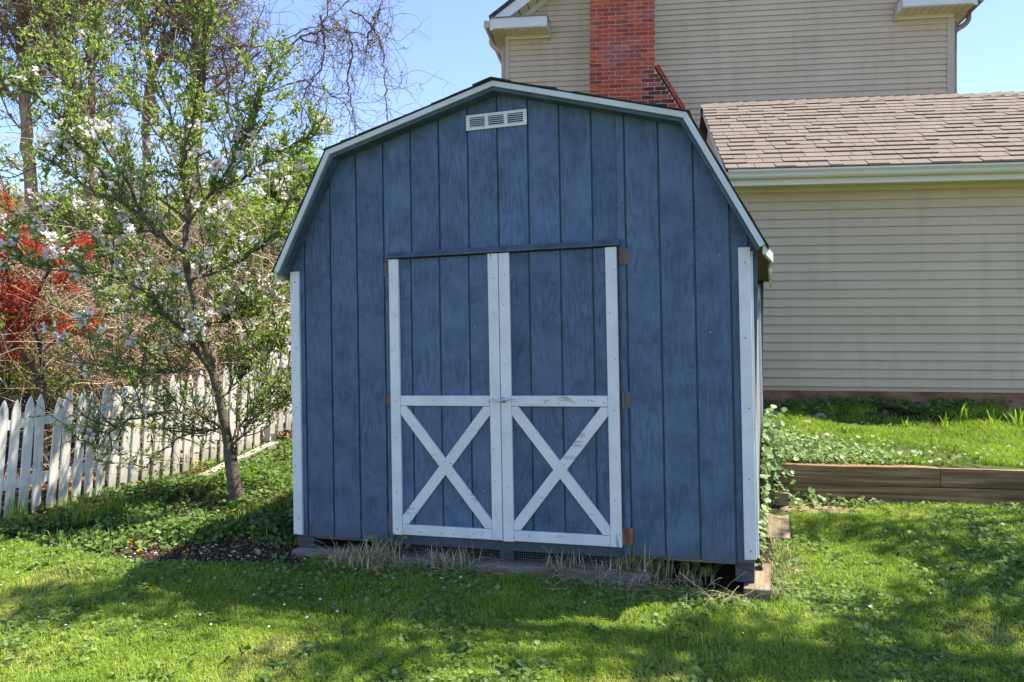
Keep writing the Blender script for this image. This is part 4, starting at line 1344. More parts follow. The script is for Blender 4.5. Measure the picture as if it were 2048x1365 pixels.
pos, tan, c, t = along(LP, NS, .12, 1)
d0 = unit(tan * .7 + rand_unit(NS) * .75 + np.array([0, 0, .35]))
SL_ = rng.uniform(.22, .66, NS) * (1.15 - .45 * t)
SP = walkers(pos, d0, SL_, 9, .10, (0, 0, .07))
SR = taper(NS, 9, .0055, .002)
pos, tan, c, t = along(SP, 2600, .1, 1)
d0 = unit(tan * .6 + rand_unit(2600) * .8 + np.array([0, 0, .25]))
WP = walkers(pos, d0, rng.uniform(.06, .22, 2600), 5, .12, (0, 0, .05))
tree_tubes('branches', [(LP, taper(len(LP), 18, LR, .0045), 6), (SP, SR, 4), (WP, taper(2600, 5, .0028, .0014), 3)], 'apple_bark', apple)
# leaves in small whorls on the twigs
pw, tw, _, _ = along(WP, 7000, .15, 1); ps, ts, _, _ = along(SP, 3800, .1, 1); pl_, tl, _, _ = along(LP, 450, .35, 1)
P = np.vstack([pw, ps, pl_]); T = np.vstack([tw, ts, tl])
nl = 4
P = np.repeat(P, nl, 0) + rng.normal(size=(len(P) * nl, 3)) * .010; T = np.repeat(T, nl, 0)
kp = rng.random(len(P)) < np.interp(P[:, 2] + ab[2], [.9, 1.35, 1.7, 3.2, 4.2], [.30, .40, .85, .9, .75])
P, T = P[kp], T[kp]
A = unit(T * .55 + rand_unit(len(P)) * .9 + np.array([0, 0, .15]))
leaf_obj('leaves', P, A, rng.uniform(.022, .056, len(P)), rng.uniform(.010, .022, len(P)), 'apple_leaf', apple, .3, .15)
# blossoms in clusters
def blossoms(cent, ax, name, parent, mat='blossom'):
    M = len(cent); k = 5
    ax = unit(ax); a = unit(np.cross(ax, rand_unit(M))); b = np.cross(ax, a)
    ang = np.arange(k) * 2 * math.pi / k
    d = np.cos(ang)[None, :, None] * a[:, None] + np.sin(ang)[None, :, None] * b[:, None] + ax[:, None] * rng.uniform(.1, .7, (M, 1, 1))
    P = np.repeat(cent, k, 0); D = d.reshape(-1, 3)
    n = len(P)
    return leaf_obj(name, P, D, rng.uniform(.020, .029, n), rng.uniform(.016, .022, n), mat, parent, .12, -.1, np.repeat(rng.random(M), k))
sel = rng.permutation(len(pw))[:780]
C = pw[sel]
zz = C[:, 2] + ab[2]
keep = rng.random(len(C)) < np.where((zz > 1.45) & (zz < 3.2), 1.0, .10)
C = C[keep]
C = C + np.array([0, -.03, .02])
C = np.repeat(C, 6, 0) + rng.normal(size=(len(C) * 6, 3)) * .025
blossoms(C, rand_unit(len(C)) + np.array([.2, -.45, .4]), 'blossoms', apple)

# --- big vine-hung trees behind
def big_tree(name, label, base_px, Y, stems, nsec, leaf_mat, nleaf, seed_len=(.6, 1.6), leaf_sz=(.05, .09), twigs=1800, group=None, up=.12, tw_len=(.25, .7), rtip=.004):
    base = at(base_px[0], base_px[1], Y); base[2] = float(hgt(base[0], base[1]))
    root = empty(name, tuple(base), label, 'tree', group)
    P = []; R = []
    for pts, r0, r1 in stems:
        P.append(spline([(base if q is None else at(q[0], q[1], Y + q[2])) - base for q in pts], 22)); R.append(np.linspace(r0, r1, 22))
    P = np.array(P); R = np.array(R)
    P[:, 3:] += rng.normal(size=P[:, 3:].shape) * .012
    tree_tubes('trunk', [(P, R, 9)], 'tree_bark', root)
    pos, tan, c, t = along(P, nsec, .35, 1)
    d0 = unit(tan * .55 + rand_unit(nsec) * .85 + np.array([0, 0, .2]))
    S = walkers(pos, d0, rng.uniform(*seed_len, nsec), 10, .16, (0, 0, up))
    pos, tan, c, t = along(S, twigs, .1, 1)
    W = walkers(pos, unit(tan * .6 + rand_unit(twigs) * .8), rng.uniform(*tw_len, twigs), 7, .2, (0, 0, up * .4))
    tree_tubes('branches', [(S, taper(nsec, 10, .016, .005), 5), (W, taper(twigs, 7, .005, rtip), 3)], 'tree_bark', root)
    if nleaf:
        p, tt, _, _ = along(W, nleaf, .2, 1)
        leaf_obj('crown', p, unit(rand_unit(nleaf) + np.array([0, 0, -.3])), rng.uniform(*leaf_sz, nleaf), rng.uniform(leaf_sz[0] * .6, leaf_sz[1] * .7, nleaf), leaf_mat, root, .2, .1)
    return root, P, S, base

t1, P1, S1, b1 = big_tree('vine_hung_tree', 'tall bare trunk at the far left edge behind the blossoming tree', (66, 800), 12.0,
    [([None, (62, 400, 0), (55, 300, 0), (50, 200, 0), (45, 100, .1), (42, 0, .1), (36, -160, .1)], .095, .06),
     ([(52, 210, 0), (75, 130, -.2), (100, 80, -.3), (90, 30, -.3), (60, -60, -.4)], .042, .028),
     ([(48, 170, 0), (20, 190, .3), (0, 160, .5), (-40, 100, .5)], .035, .02)], 80, 'yg_leaf', 1100, group='bare trees behind the picket fence')
t2, P2, S2, b2 = big_tree('vine_hung_tree', 'forked pale barked tree left of the vine covered trunk', (178, 800), 12.4,
    [([None, (180, 420, 0), (178, 290, 0), (168, 220, 0), (148, 160, 0), (130, 80, 0), (118, 0, 0), (105, -150, 0)], .095, .05),
     ([(178, 280, 0), (184, 200, .2), (178, 100, .3), (185, 0, .3), (195, -150, .3)], .055, .035),
     ([(100, 130, .1), (60, 60, 0), (30, 0, 0), (-10, -100, 0)], .042, .028)], 90, 'yg_leaf', 1500, group='bare trees behind the picket fence')
t3, P3, S3, b3 = big_tree('vine_hung_tree', 'thick vine wrapped tree nearest the sky with stubby forks', (388, 800), 11.6,
    [([None, (382, 420, 0), (385, 260, 0), (392, 170, 0), (400, 90, 0), (404, 30, 0), (405, -140, 0)], .125, .085),
     ([(402, 30, 0), (380, -10, .1), (360, -80, .2)], .06, .045),
     ([(312, 250, .2), (305, 170, .3), (335, 85, .2), (372, 30, .1), (398, -30, 0)], .055, .045),
     ([(300, 800, .4), (300, 400, .4), (290, 250, .4), (300, 150, .4), (285, 60, .4), (280, -100, .4)], .07, .04)], 110, 'yg_leaf', 2600, group='bare trees behind the picket fence')
# vines on the third tree
M = 9
vp = []
for j in range(M):
    ph = rng.uniform(0, 6.28); tt = np.linspace(0, 1, 60)
    idx = np.clip((tt * 21 * .95), 0, 20.99); i0 = idx.astype(int); u = (idx - i0)[:, None]
    c = P3[0][i0] * (1 - u) + P3[0][np.minimum(i0 + 1, 21)] * u
    rr = np.interp(tt, [0, 1], [.135, .09]); a = ph + tt * rng.uniform(3, 9) * rng.choice((-1, 1))
    vp.append(c + np.stack([np.cos(a) * rr, np.sin(a) * rr, np.zeros(60)], 1))
vp = np.array(vp) + rng.normal(size=(M, 60, 3)) * .008
drape = [
    [(400, 120, 0), (460, 95, -.2), (520, 92, -.3), (590, 70, -.3), (650, 40, -.3), (700, 0, -.3)],
    [(410, 90, 0), (440, 95, .1), (470, 120, .1), (480, 100, .1), (512, 60, .1), (530, 0, .1)],
    [(440, 95, 0), (455, 150, 0), (458, 220, 0), (470, 280, 0), (475, 330, 0), (450, 400, 0)],
    [(520, 105, -.2), (495, 130, -.2), (482, 170, -.2), (470, 205, -.2), (465, 260, -.2)],
    [(450, 210, 0), (520, 190, 0), (570, 170, 0), (610, 160, 0), (630, 175, 0), (680, 200, 0), (720, 260, 0)],
    [(560, 110, -.3), (600, 75, -.3), (640, 62, -.3), (690, 60, -.3), (735, 75, -.3), (730, 110, -.3)],
    [(640, 30, -.3), (648, 80, -.3), (645, 130, -.3), (625, 160, -.3), (605, 200, -.3), (605, 260, -.3)],
    [(600, 75, -.3), (630, 85, -.3), (640, 60, -.3), (655, 20, -.3), (660, -30, -.3)],
    [(690, 60, -.3), (705, 100, -.3), (695, 160, -.3), (705, 220, -.3), (712, 270, -.3)],
    [(735, 75, -.3), (755, 30, -.3), (770, -20, -.3)],
    [(700, 20, -.3), (740, 50, -.3), (765, 100, -.3), (770, 170, -.3), (775, 240, -.3)],
]
DP = np.array([spline([at(x, y, 11.3 + dy) - b3 for x, y, dy in q], 24) for q in drape])
DP[:, 1:] += rng.normal(size=DP[:, 1:].shape) * .014
pos, tan, c, t = along(DP, 330, .05, 1)
HP = walkers(pos, unit(rand_unit(330) * .9 + np.array([.15, 0, -.2])), rng.uniform(.25, 1.35, 330), 16, .22, (.01, 0, -.07), .6)
pos, tan, c, t = along(HP, 900, .1, 1)
KP = walkers(pos, unit(rand_unit(900) + tan * .5), rng.uniform(.08, .4, 900), 7, .3, (0, 0, -.03))
# nest of twigs round the fork
nst = at(462, 78, 11.3) - b3
NP = walkers(nst + rng.normal(size=(260, 3)) * np.array([.28, .2, .25]), rand_unit(260), rng.uniform(.2, .8, 260), 10, .35, (0, 0, 0))
vines = tree_tubes('vines', [(vp, np.full((M, 60), .013), 4), (DP, taper(len(DP), 24, .015, .006), 5), (HP, taper(330, 16, .0045, .002), 3), (KP, taper(900, 7, .0026, .0015), 3), (NP, taper(260, 10, .004, .002), 3)], 'vine', t3)
p, tt, _, _ = along(KP, 420, .2, 1); keep = (p[:, 2] + b3[2]) > 5.2
p = p[keep]
leaf_obj('vine_leaves', p, rand_unit(len(p)), rng.uniform(.03, .06, len(p)), rng.uniform(.02, .04, len(p)), 'yg_leaf', t3)

# --- fine twiggy fill between the trunks
def twig_mass(name, label, boxes, n, length, mat, r=(.004, .002), N=9, pull=(0, 0, .03), cat='brush'):
    Ps = []
    for (x0, x1, y0, y1, Ya, Yb), w in boxes:
        m = int(n * w)
        Ps.append(np.array([at(rng.uniform(x0, x1), rng.uniform(y0, y1), rng.uniform(Ya, Yb)) for _ in range(m)]))
    p = np.vstack(Ps)
    W = walkers(p, unit(rand_unit(len(p)) + np.array([0, 0, .4])), rng.uniform(*length, len(p)), N, .22, pull)
    V, Q = tubes_arr(W, taper(len(p), N, *r), 3)
    o = link(name, np_mesh(name, V, Q, None), mat)
    return tag(o, label, cat, kind='stuff'), W

# --- tan thicket of dead canes on the slope behind the fence
def thicket():
    n = 4600
    x = rng.uniform(-9.6, -1.6, n); y = rng.uniform(9.0, 11.6, n)
    # keep behind the fence line
    side = (x - FA[0]) * FD[1] - (y - FA[1]) * FD[0]
    k = side < -0.35
    x, y = x[k], y[k]; n = len(x)
    z = hgt(x, y)
    az = rng.uniform(0, 6.28, n)
    d0 = np.stack([np.cos(az) * .55, np.sin(az) * .55, np.ones(n)], 1)
    top = np.interp(x, [-8, -5, -3, -1.6], [2.3, 2.9, 3.2, 2.9])
    W = walkers(np.stack([x, y, z], 1), d0, top * rng.uniform(.7, 1.75, n), 13, .15, (0, 0, -.13), .6)
    W[:, :, 2] = np.maximum(W[:, :, 2], hgt(W[:, :, 0], W[:, :, 1]) + .02)
    sd = (W[:, :, 0] - FA[0]) * FD[1] - (W[:, :, 1] - FA[1]) * FD[0]
    W = W[(sd.max(1) < -0.12)]; n = len(W)
    V, Q = tubes_arr(W, taper(n, 13, rng.uniform(.004, .009, n), .0025), 3)
    pos, tan, c, t = along(W, 3600, .2, 1)
    K = walkers(pos, unit(rand_unit(3600) + tan * .3 + np.array([0, 0, -.2])), rng.uniform(.15, .6, 3600), 6, .25, (0, 0, -.06))
    sd = (K[:, :, 0] - FA[0]) * FD[1] - (K[:, :, 1] - FA[1]) * FD[0]
    K = K[(sd.max(1) < -0.05)]; nk = len(K)
    V2, Q2 = tubes_arr(K, taper(nk, 6, .0035, .002), 3)
    r = np.concatenate([np.repeat(rng.random(n), 36), np.repeat(rng.random(nk), 15)])
    o = link('cane_thicket', np_mesh('cane_thicket', np.vstack([V, V2]), np.vstack([Q, Q2 + len(V)]), r), 'cane')
    tag(o, 'tangle of dry tan canes and dead vines behind the picket fence', 'thicket', kind='stuff')
    p, tt, _, _ = along(K, 15000, .1, 1)
    o = leaf_obj('thicket_leaves', p, rand_unit(len(p)), rng.uniform(.03, .07, len(p)), rng.uniform(.02, .045, len(p)), 'green_leaf')
    tag(o, 'scattered young green leaves sprouting among the dry canes', 'foliage', kind='stuff')
    # leaf litter on the slope
    m = 5200
    x = rng.uniform(-8, -1.4, m); y = rng.uniform(6.6, 10.5, m)
    side = (x - FA[0]) * FD[1] - (y - FA[1]) * FD[0]
    k = side < -0.08
    x, y = x[k], y[k]; m = len(x)
    o = leaf_obj('leaf_litter', np.stack([x, y, hgt(x, y) + .012], 1), unit(rand_unit(m) * np.array([1, 1, .3])), rng.uniform(.04, .09, m), rng.uniform(.03, .06, m), 'litter')
    tag(o, 'brown dead leaves lying behind the picket fence', 'leaf litter', kind='stuff')
thicket()

# --- leafy bushes and trees farther back
def bush(name, label, cx, cy, Y, rx, rz, n, mat, sz, cat='shrub', group=None, stems=26, clumps=26):
    c = at(cx, cy, Y); base = np.array([c[0], Y, float(hgt(c[0], Y))])
    root = empty(name, tuple(base), label, cat, group)
    top = c[2] - base[2]
    cen = rand_unit(clumps) * rng.uniform(.35, 1, (clumps, 1)) * np.array([rx, rx * .8, rz]) + np.array([0, 0, top])
    st = np.zeros((clumps, 3)) + rng.normal(size=(clumps, 3)) * np.array([.12, .12, 0])
    P = np.array([spline([st[i], st[i] * .5 + cen[i] * .45 + rng.normal(size=3) * .1, cen[i]], 10) for i in range(clumps)])
    pos, tan, _, _ = along(P, clumps * 6, .4, 1)
    W = walkers(pos, unit(rand_unit(len(pos)) + tan * .4), rng.uniform(.2, .55, len(pos)) * rx * .8, 6, .2, (0, 0, .05))
    tree_tubes('trunk', [(P, taper(clumps, 10, .03 * max(1, rx), .008), 5), (W, taper(len(pos), 6, .008, .003), 3)], 'maple_bark', root)
    k = rng.integers(0, clumps, n)
    p = cen[k] + rng.normal(size=(n, 3)) * np.array([rx, rx, rz]) * .2
    leaf_obj('crown', p, unit(rand_unit(n) + np.array([0, 0, -.15])), rng.uniform(*sz, n), rng.uniform(sz[0] * .55, sz[1] * .65, n), mat, root, .2, .1)
    return root
bush('leafy_tree', 'bright sunlit green tree peeking over the left eave of the shed', 590, 400, 15.5, 1.0, .85, 9000, 'green_leaf', (.07, .13), 'tree')
bush('leafy_shrub', 'yellow green shrub low on the left edge behind the red maple', 60, 440, 14.5, 1.1, .6, 3600, 'yg_leaf', (.07, .12))
bush('leafy_shrub', 'yellow green shrub between the bare trunks above the canes', 250, 425, 14.0, 1.2, .6, 5200, 'green_leaf', (.06, .11))
bush('leafy_shrub', 'green shrub behind the canes left of the shed eave', 470, 450, 13.2, 1.0, .65, 5200, 'green_leaf', (.06, .11))
bush('leafy_shrub', 'broad bright green shrub at mid height behind the red maple', 150, 470, 12.6, 1.0, .5, 3600, 'green_leaf', (.05, .10))
bush('leafy_shrub', 'light green shrub filling the gap behind the apple trunk', 370, 480, 12.8, 1.0, .55, 3600, 'green_leaf', (.05, .10))
bush('leafy_shrub', 'sunlit green shrub touching the left wall line of the shed', 555, 500, 12.4, .8, .65, 5200, 'green_leaf', (.05, .10))
bush('leafy_shrub', 'hazy yellow green shrub farthest left among the canes', -10, 560, 12.0, .8, .5, 2200, 'yg_leaf', (.05, .10))
bush('leafy_shrub', 'tall green shrub beyond the left end of the canes', -260, 480, 14.0, 1.5, 1.0, 4200, 'green_leaf', (.07, .12))
bush('leafy_shrub', 'low leafy shrub at the foot of the brown board fence', 520, 700, 10.2, .55, .45, 2200, 'green_leaf', (.04, .08))
bush('leafy_shrub', 'low weedy shrub behind the left end of the picket fence', 30, 760, 8.6, .55, .3, 1300, 'green_leaf', (.03, .06))
bush('distant_tree', 'tip of a distant tree beyond the wing roof at the right edge', 2090, 235, 26.0, 1.0, .9, 2600, 'green_leaf', (.10, .18), 'tree')

# --- red Japanese style maple
def red_maple():
    base = at(90, 800, 8.3); base[2] = float(hgt(base[0], base[1]))
    root = empty('red_maple', tuple(base), 'small red leaved maple leaning at the left edge behind the fence', 'tree')
    stems = [[None, (78, 770, 0), (60, 730, -.1), (30, 690, -.2), (0, 650, -.3), (-40, 560, -.3)],
             [None, (85, 740, .1), (70, 660, .2), (20, 590, .3), (-30, 470, .3)],
             [(60, 730, 0), (100, 690, .2), (150, 660, .3), (190, 640, .3)],
             [(50, 640, .2), (100, 540, .2), (150, 500, .2), (190, 470, .2)],
             [(20, 590, .3), (10, 500, .1), (20, 420, .1), (0, 350, .1)]]
    P = np.array([spline([(base if q is None else at(q[0], q[1], 8.3 + q[2])) - base for q in s], 16) for s in stems])
    pos, tan, _, _ = along(P, 60, .3, 1)
    W = walkers(pos, unit(tan + rand_unit(60) * .7), rng.uniform(.2, .5, 60), 8, .15, (0, 0, .02))
    tree_tubes('trunk', [(P, taper(len(P), 16, [.035, .03, .016, .016, .018], .006), 7), (W, taper(60, 8, .006, .002), 4)], 'maple_bark', root)
    blobs = [((10, 640), (40, 55), 1500), ((40, 590), (35, 35), 900), ((15, 480), (35, 30), 800), ((60, 500), (30, 20), 500), ((110, 510), (28, 18), 520), ((165, 495), (18, 22), 420),
             ((5, 410), (14, 22), 220), ((20, 690), (28, 30), 500), ((120, 555), (14, 10), 130), ((150, 655), (35, 12), 420), ((185, 640), (14, 14), 220), ((100, 640), (35, 14), 260), ((-30, 560), (40, 70), 800), ((140, 575), (16, 6), 80)]
    Ps = []
    for (x, y), (sx, sy), n in blobs:
        n = int(n * .75); xs = rng.normal(x, sx * .55, n); ys = rng.normal(y, sy * .55, n); Ys = 8.3 + rng.normal(0, .16, n)
        Ps.append(np.array([at(a, b, c) for a, b, c in zip(xs, ys, Ys)]))
    p = np.vstack(Ps) - base; n = len(p)
    # each leaf is a fan of three narrow lobes
    p = np.repeat(p, 3, 0); ax = np.repeat(unit(rand_unit(n) + np.array([.1, -.1, -.5])), 3, 0) + rng.normal(size=(3 * n, 3)) * .45
    leaf_obj('crown', p, ax, rng.uniform(.03, .055, 3 * n), rng.uniform(.008, .015, 3 * n), 'red_leaf', root, .2, .1, np.repeat(rng.random(n), 3))
red_maple()

# --- trees standing to the right of the picture, their shade falls across the lawn
def shade_tree(label, base, h, boughs, n, rx):
    base = np.array([base[0], base[1], float(hgt(*base))])
    root = empty('shade_tree', tuple(base), label, 'tree', None)
    T = spline([(0, 0, -.2), (.05, .05, h * .3), (-.05, .1, h * .6), (.1, 0, h)], 16)
    B = np.array(boughs, float)
    P = np.array([spline([T[8], T[8] * .5 + b * .5 + np.array([0, 0, .3]), b], 12) for b in B])
    pos, tan, _, _ = along(P, 150, .3, 1)
    W = walkers(pos, unit(rand_unit(150) + tan * .5), rng.uniform(.4, 1.1, 150), 8, .18, (0, 0, .02))
    tree_tubes('trunk', [(T[None], np.array([np.linspace(.2, .08, 16)]), 10), (P, taper(len(P), 12, .06, .015), 6), (W, taper(150, 8, .014, .004), 4)], 'tree_bark', root)
    k = rng.integers(0, len(B), n)
    p = B[k] + rng.normal(size=(n, 3)) * np.array([rx, rx, .25])
    leaf_obj('crown', p, rand_unit(n), rng.uniform(.08, .14, n), rng.uniform(.05, .085, n), 'green_leaf', root)
    return root
def bough_over(px, py, h, base):
    """where a bough at height h must be for its shade to fall on the lawn at that spot"""
    g = on_ground(px, py)
    b = g + np.array(TO_SUN) * (h / TO_SUN.z)
    return b - np.array([base[0], base[1], float(hgt(*base))])
BA = (7.6, 6.6)
shade_tree('leafy tree just outside the right of the picture, shading the lawn', BA, 8.5,
    [bough_over(*q, BA) for q in ((1780, 1072, 6.4), (1850, 1100, 6.6), (1985, 1120, 6.2), (1650, 1062, 6.8), (2040, 1195, 6.4), (1900, 1190, 6.8), (1760, 1262, 7.0), (1985, 1275, 6.6))], 900, .15)
BC = (6.6, 3.7)
shade_tree('leafy tree outside the picture beside the camera, shading the near lawn', BC, 9.0,
    [bough_over(*q, BC) for q in ((640, 1300, 8.2), (760, 1330, 8.0), (60, 1195, 9.0), (230, 1190, 9.0), (380, 1210, 8.8), (130, 1220, 9.0), (1430, 1268, 7.4), (1560, 1335, 7.2), (1360, 1340, 7.4))], 1150, .16)
# ------------------------------------------------------------------ lawn, bed, terrace plants
def vnoise(x, y, s, seed=0):
    """cheap smooth value noise"""
    r = np.random.default_rng(seed); T = r.random((64, 64))
    fx, fy = x * s, y * s
    ix, iy = np.floor(fx).astype(int), np.floor(fy).astype(int)
    u, v = fx - ix, fy - iy; u = u * u * (3 - 2 * u); v = v * v * (3 - 2 * v)
    g = lambda a, b: T[a % 64, b % 64]
    return (g(ix, iy) * (1 - u) + g(ix + 1, iy) * u) * (1 - v) + (g(ix, iy + 1) * (1 - u) + g(ix + 1, iy + 1) * u) * v

def lawn():
    n = 560000
    y = rng.uniform(3.1, 6.6, n) ; x = rng.uniform(-1, 1, n) * (0.74 * y + .5)
    n2 = 90000
    y = np.concatenate([y, rng.uniform(1.0, 6.6, n2)]); x = np.concatenate([x, rng.uniform(-7, 7, n2)])
    bare = np.exp(-((x - 2.36) / .34) ** 2 - ((y - 6.12) / .14) ** 2) + .7 * np.exp(-((x - 1.72) / .16) ** 2 - ((y - 5.02) / .16) ** 2)
    lx, lw = shed_local(x, y)
    under = (lx > -.16) & (lx < 3.05) & (lw > np.where(lx > 2.28, -.02, -.10))
    edge = in_bed(x, y + .10 * (vnoise(x, y, 6, 3) - .5) * 2) & (lx < .3)
    k = ~under & ~edge & ~in_terrace(x, y) & (rng.random(len(x)) > bare * 1.1) & ~((lx > 2.97) & (lx < 3.17) & (lw > .84) & (lw < 2.3))
    k &= (y < bed_y(x)) | (lx > 0)
    # thinner, patchy places
    k &= rng.random(len(x)) < .55 + .6 * vnoise(x, y, 3.1, 5)
    x, y = x[k], y[k]; n = len(x)
    z = hgt(x, y)
    pat = vnoise(x, y, 1.3, 1) * .6 + vnoise(x, y, 5, 2) * .4
    dry = sstep(.60, .82, vnoise(x, y, 1.7, 77))
    clump = sstep(.62, .9, vnoise(x, y, 6.5, 78))
    h = rng.uniform(.020, .048, n) * (.65 + .6 * pat) * (1 - .35 * dry + .7 * clump)
    rnd = np.clip(.20 + .48 * pat + rng.normal(0, .16, n) + (rng.random(n) < .06) * .4 + dry * rng.uniform(0, .6, n) - clump * .15, 0, 1)
    o = grass_obj('lawn_grass', np.stack([x, y, z], 1), h, rng.uniform(.0024, .0044, n), rng.uniform(.35, 1.5, n), 'grass', None, rnd)
    tag(o, 'short mown green grass of the lawn in front of the shed', 'grass', kind='stuff')
    # clover and broad weeds in the lawn
    m = 50000
    y = rng.uniform(3.1, 6.5, m); x = rng.uniform(-1, 1, m) * (.74 * y + .4)
    lx, lw = shed_local(x, y)
    pt = vnoise(x, y, 2.2, 11) * .6 + vnoise(x, y, 7, 12) * .4
    k = (rng.random(m) < np.clip((pt - .40) * 3.2, 0, 1)) & ~((lx > -.1) & (lx < 3.05) & (lw > -.15)) & ~in_terrace(x, y) & ((y < bed_y(x)) | (lx > 0)) & ~((lx > 2.97) & (lx < 3.17) & (lw > .84) & (lw < 2.3))
    x, y = x[k], y[k]; m = len(x)
    p = np.stack([x, y, hgt(x, y) + rng.uniform(.010, .038, m)], 1)
    o = round_leaf_obj('lawn_clover', p, unit(rng.normal(size=(m, 3)) * .45 + np.array([0, -.15, 1])), rng.uniform(.006, .018, m), 'weed', None, np.clip(rng.normal(.6, .25, m), 0, 1))
    tag(o, 'clover and small round weeds mixed into the lawn', 'clover', kind='stuff')
    # flat rosettes of broader weeds
    m = 150
    y = rng.uniform(3.5, 6.0, m); x = rng.uniform(-1, 1, m) * (.68 * y)
    k = ~in_shed(x, y, .2) & ~in_terrace(x, y) & ~in_bed(x, y); x, y = x[k], y[k]; m = len(x)
    c = np.repeat(np.stack([x, y, hgt(x, y) + .018], 1), 7, 0)
    d = rand_unit(len(c)) * np.array([1, 1, .1]) + np.array([0, 0, .12])
    o = leaf_obj('lawn_weeds', c, d, rng.uniform(.03, .075, len(c)), rng.uniform(.012, .026, len(c)), 'weed')
    tag(o, 'flat rosettes of broad leaved weeds in the lawn', 'weeds', kind='stuff')
lawn()

def bed():
    m = 60000
    x = rng.uniform(-5.2, -1.0, m); y = rng.uniform(5.1, 9.0, m)
    side = (x - FA[0]) * FD[1] - (y - FA[1]) * FD[0]
    k = in_bed(x, y) & ~in_shed(x, y, .02) & (side > -.05)
    front = (y < bed_y(x) + .36) & (x > -2.75)
    pt = vnoise(x, y, 2.6, 21) * .6 + vnoise(x, y, 8, 22) * .4
    dens = np.where(front, np.clip((pt - .60) * 1.4, 0, .2), np.clip(.05 + (pt - .36) * 1.9, .04, .75))
    # a dense green mound of celandine in the middle of the bed
    mound = np.exp(-((x + 2.32) / .40) ** 2 - ((y - 6.0) / .22) ** 2)
    dens = np.maximum(dens, mound * 1.2)
    k &= rng.random(m) < dens
    x, y, mound = x[k], y[k], mound[k]; m = len(x)
    p = np.stack([x, y, hgt(x, y) + rng.uniform(.008, .055, m) + mound * rng.uniform(.02, .10, m)], 1)
    o = round_leaf_obj('bed_weeds', p, unit(rng.normal(size=(m, 3)) * .55 + np.array([0, -.2, 1])), rng.uniform(.009, .024, m), 'weed', None, np.clip(rng.normal(.45, .28, m), 0, 1))
    tag(o, 'low green leafy weeds covering the bed under the apple tree', 'ground cover', kind='stuff')
    # grass growing through the bed
    m = 26000
    x = rng.uniform(-5.2, -1.0, m); y = rng.uniform(5.3, 8.8, m)
    side = (x - FA[0]) * FD[1] - (y - FA[1]) * FD[0]
    pt = vnoise(x, y, 3.2, 31)
    k = in_bed(x, y) & ~in_shed(x, y, .02) & (side > -.05) & (rng.random(m) < np.clip((pt - .3) * 1.6, 0, 1)) & ~((y < bed_y(x) + .36) & (x > -2.75) & (pt < .75))
    x, y = x[k], y[k]; m = len(x)
    o = grass_obj('bed_grass', np.stack([x, y, hgt(x, y)], 1), rng.uniform(.04, .13, m), rng.uniform(.003, .005, m), rng.uniform(.2, .9, m), 'grass', None, np.clip(rng.normal(.4, .2, m), 0, 1))
    tag(o, 'thin grass growing among the weeds of the bed', 'grass', kind='stuff')
    # fallen petals
    m = 110
    x = rng.uniform(-3.6, -.7, m); y = rng.uniform(4.3, 6.3, m)
    k = ~in_shed(x, y, .05); x, y = x[k], y[k]
    x2 = rng.uniform(-2.8, 3.8, 36); y2 = rng.uniform(3.8, 6.0, 36); k = ~in_shed(x2, y2, .1) & ~in_terrace(x2, y2)
    x = np.concatenate([x, x2[k]]); y = np.concatenate([y, y2[k]]); m = len(x)
    o = leaf_obj('fallen_petals', np.stack([x, y, hgt(x, y) + np.where(in_bed(x, y), .02, .042)], 1), unit(rand_unit(m) * np.array([1, 1, .25])), rng.uniform(.012, .024, m), rng.uniform(.009, .015, m), 'petal')
    tag(o, 'white blossom petals fallen on the lawn and soil', 'petals', kind='stuff')
bed()

